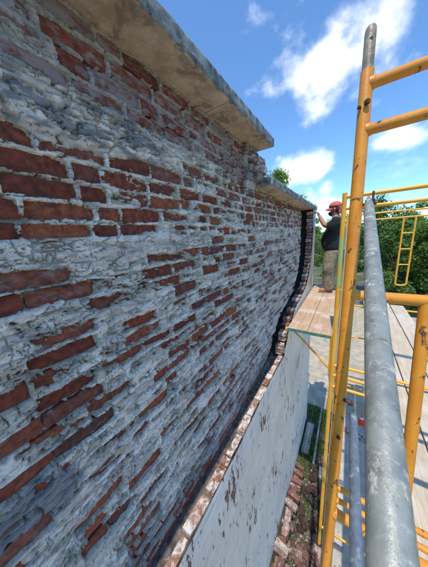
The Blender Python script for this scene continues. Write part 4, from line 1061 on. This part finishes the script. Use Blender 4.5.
for (sx, sy) in ((-1, -0.118), (1, 0.122)):                        # cargo pockets
    bm = bmesh.new(); c = wp(-0.03 if sx < 0 else 0.01, sy + (-0.112 if sx < 0 else 0.112), 0.52)
    bm_box(bm, c - Vector((.075, .014, .085)), c + Vector((.075, .014, .085)), 0.012, None, 2); bm_obj('cargo_pocket', bm, M['khaki'], trs, True)
for (x, y, rz) in ((-0.01, -0.12, 0.25), (0.04, 0.125, -0.15)):
    q_ = Matrix.Rotation(rz, 3, 'Z')
    def bp(a_, b_, c_): return wp(x, y, 0) + q_ @ Vector((a_, b_, c_))
    o = skin_obj('boot', [(bp(0.03, 0, 0.17), .062), (bp(0.03, 0, 0.075), .058), (bp(0.055, 0, 0.062), .050), (bp(-0.05, 0, 0.065), (.050, .046)), (bp(-0.12, 0, 0.055), (.050, .036)), (bp(-0.165, 0, 0.052), (.042, .030))], [(0, 1), (1, 2), (1, 3), (3, 4), (4, 5)], 1, M['boot'], man, 2)
    bm = bmesh.new(); n_ = 18; lo_, hi_ = [], []
    for i in range(n_):
        a_ = 2 * math.pi * i / n_; px2 = -0.050 + 0.132 * math.cos(a_); py2 = (0.050 - 0.010 * math.cos(a_ - 0) * (1 if math.cos(a_) > 0 else -0.6)) * math.sin(a_)
        lo_.append(bm.verts.new(bp(px2, py2, 0.0))); hi_.append(bm.verts.new(bp(px2, py2, 0.028)))
    for i in range(n_): bm.faces.new((lo_[i], lo_[(i + 1) % n_], hi_[(i + 1) % n_], hi_[i]))
    bm.faces.new(lo_[::-1]); bm.faces.new(hi_); bm_obj('sole', bm, M['sole'], o)
# cap: dome, button and brim turned slightly to the back
hc = wp(0.018, -0.005, 1.655)
bm = bmesh.new(); bmesh.ops.create_uvsphere(bm, u_segments=24, v_segments=14, radius=1.0)
bmesh.ops.delete(bm, geom=[v for v in bm.verts if v.co.z < -0.12], context='VERTS')
for v in bm.verts: v.co = hc + Vector((v.co.x * 0.114, v.co.y * 0.100, v.co.z * 0.098)) * (1 + 0.035 * math.sin(9 * v.co.x + 5 * v.co.z) * v.co.z)
cap_o = bm_obj('cap', bm, M['cap'], man, True); cap_o.modifiers.new('t', 'SOLIDIFY').thickness = 0.003
bm = bmesh.new(); top_, bot_ = [], []
for ring_ in (0.0, 0.5, 1.0):
    for i in range(13):
        a_ = -1.15 + 2.3 * i / 12; rr = 0.106 + 0.058 * ring_ * (math.cos(a_ * 0.9) * .8 + .2)
        top_.append(bm.verts.new(hc + Vector((-rr * math.cos(a_) * 1.05, rr * math.sin(a_) * 0.92, -0.012 - 0.03 * ring_ - 0.018 * abs(math.sin(a_))))))
for rr in range(2):
    for i in range(12): bm.faces.new((top_[rr * 13 + i], top_[rr * 13 + i + 1], top_[(rr + 1) * 13 + i + 1], top_[(rr + 1) * 13 + i]))
o = bm_obj('brim', bm, M['cap'], cap_o, True); o.modifiers.new('t', 'SOLIDIFY').thickness = 0.004
bm = bmesh.new(); gr_ = []
for zz_ in (0.0, 0.045, 0.09, 0.125):
    gr_.append([bm.verts.new(hc + Vector(((0.114 + 0.03 * zz_ * 4) * math.cos(a_), (0.100 + 0.02 * zz_ * 4) * math.sin(a_), -0.005 - zz_))) for a_ in np.linspace(-1.05, 1.05, 13)])
for r0, r1 in zip(gr_, gr_[1:]):
    for i in range(12): bm.faces.new((r0[i], r0[i + 1], r1[i + 1], r1[i]))
o = bm_obj('neck_flap', bm, M['cap'], cap_o, True); o.modifiers.new('t', 'SOLIDIFY').thickness = 0.004
# beard, hair, ear, eye
bm = bmesh.new(); bmesh.ops.create_uvsphere(bm, u_segments=20, v_segments=14, radius=1.0)
for v in bm.verts:
    c = v.co.copy(); v.co = wp(-0.036, -0.008, 1.545) + Vector((c.x * 0.060, c.y * 0.076, c.z * (0.058 if c.z < 0 else 0.034))) + Vector((RNG.uniform(-.004, .004), RNG.uniform(-.004, .004), RNG.uniform(-.004, .004)))
bm_obj('beard', bm, M['hair'], man, True)
bm = bmesh.new(); bmesh.ops.create_uvsphere(bm, u_segments=20, v_segments=14, radius=1.0)
for v in bm.verts: c = v.co.copy(); v.co = wp(0.058, -0.004, 1.615) + Vector((c.x * 0.068, c.y * 0.098, c.z * 0.075))
bm_obj('hair', bm, M['hair'], man, True)
for sgn in (-1, 1):
    bm = bmesh.new(); bmesh.ops.create_uvsphere(bm, u_segments=10, v_segments=8, radius=1.0)
    for v in bm.verts: c = v.co.copy(); v.co = wp(0.012, -0.005 + sgn * 0.100, 1.605) + Vector((c.x * 0.020, c.y * 0.010, c.z * 0.032))
    bm_obj('ear', bm, M['skin'], man, True)
    bm = bmesh.new(); bmesh.ops.create_uvsphere(bm, u_segments=10, v_segments=8, radius=0.0125)
    for v in bm.verts: v.co += wp(-0.080, -0.010 + sgn * 0.034, 1.635)
    bm_obj('eye', bm, M['hair'], man, True)
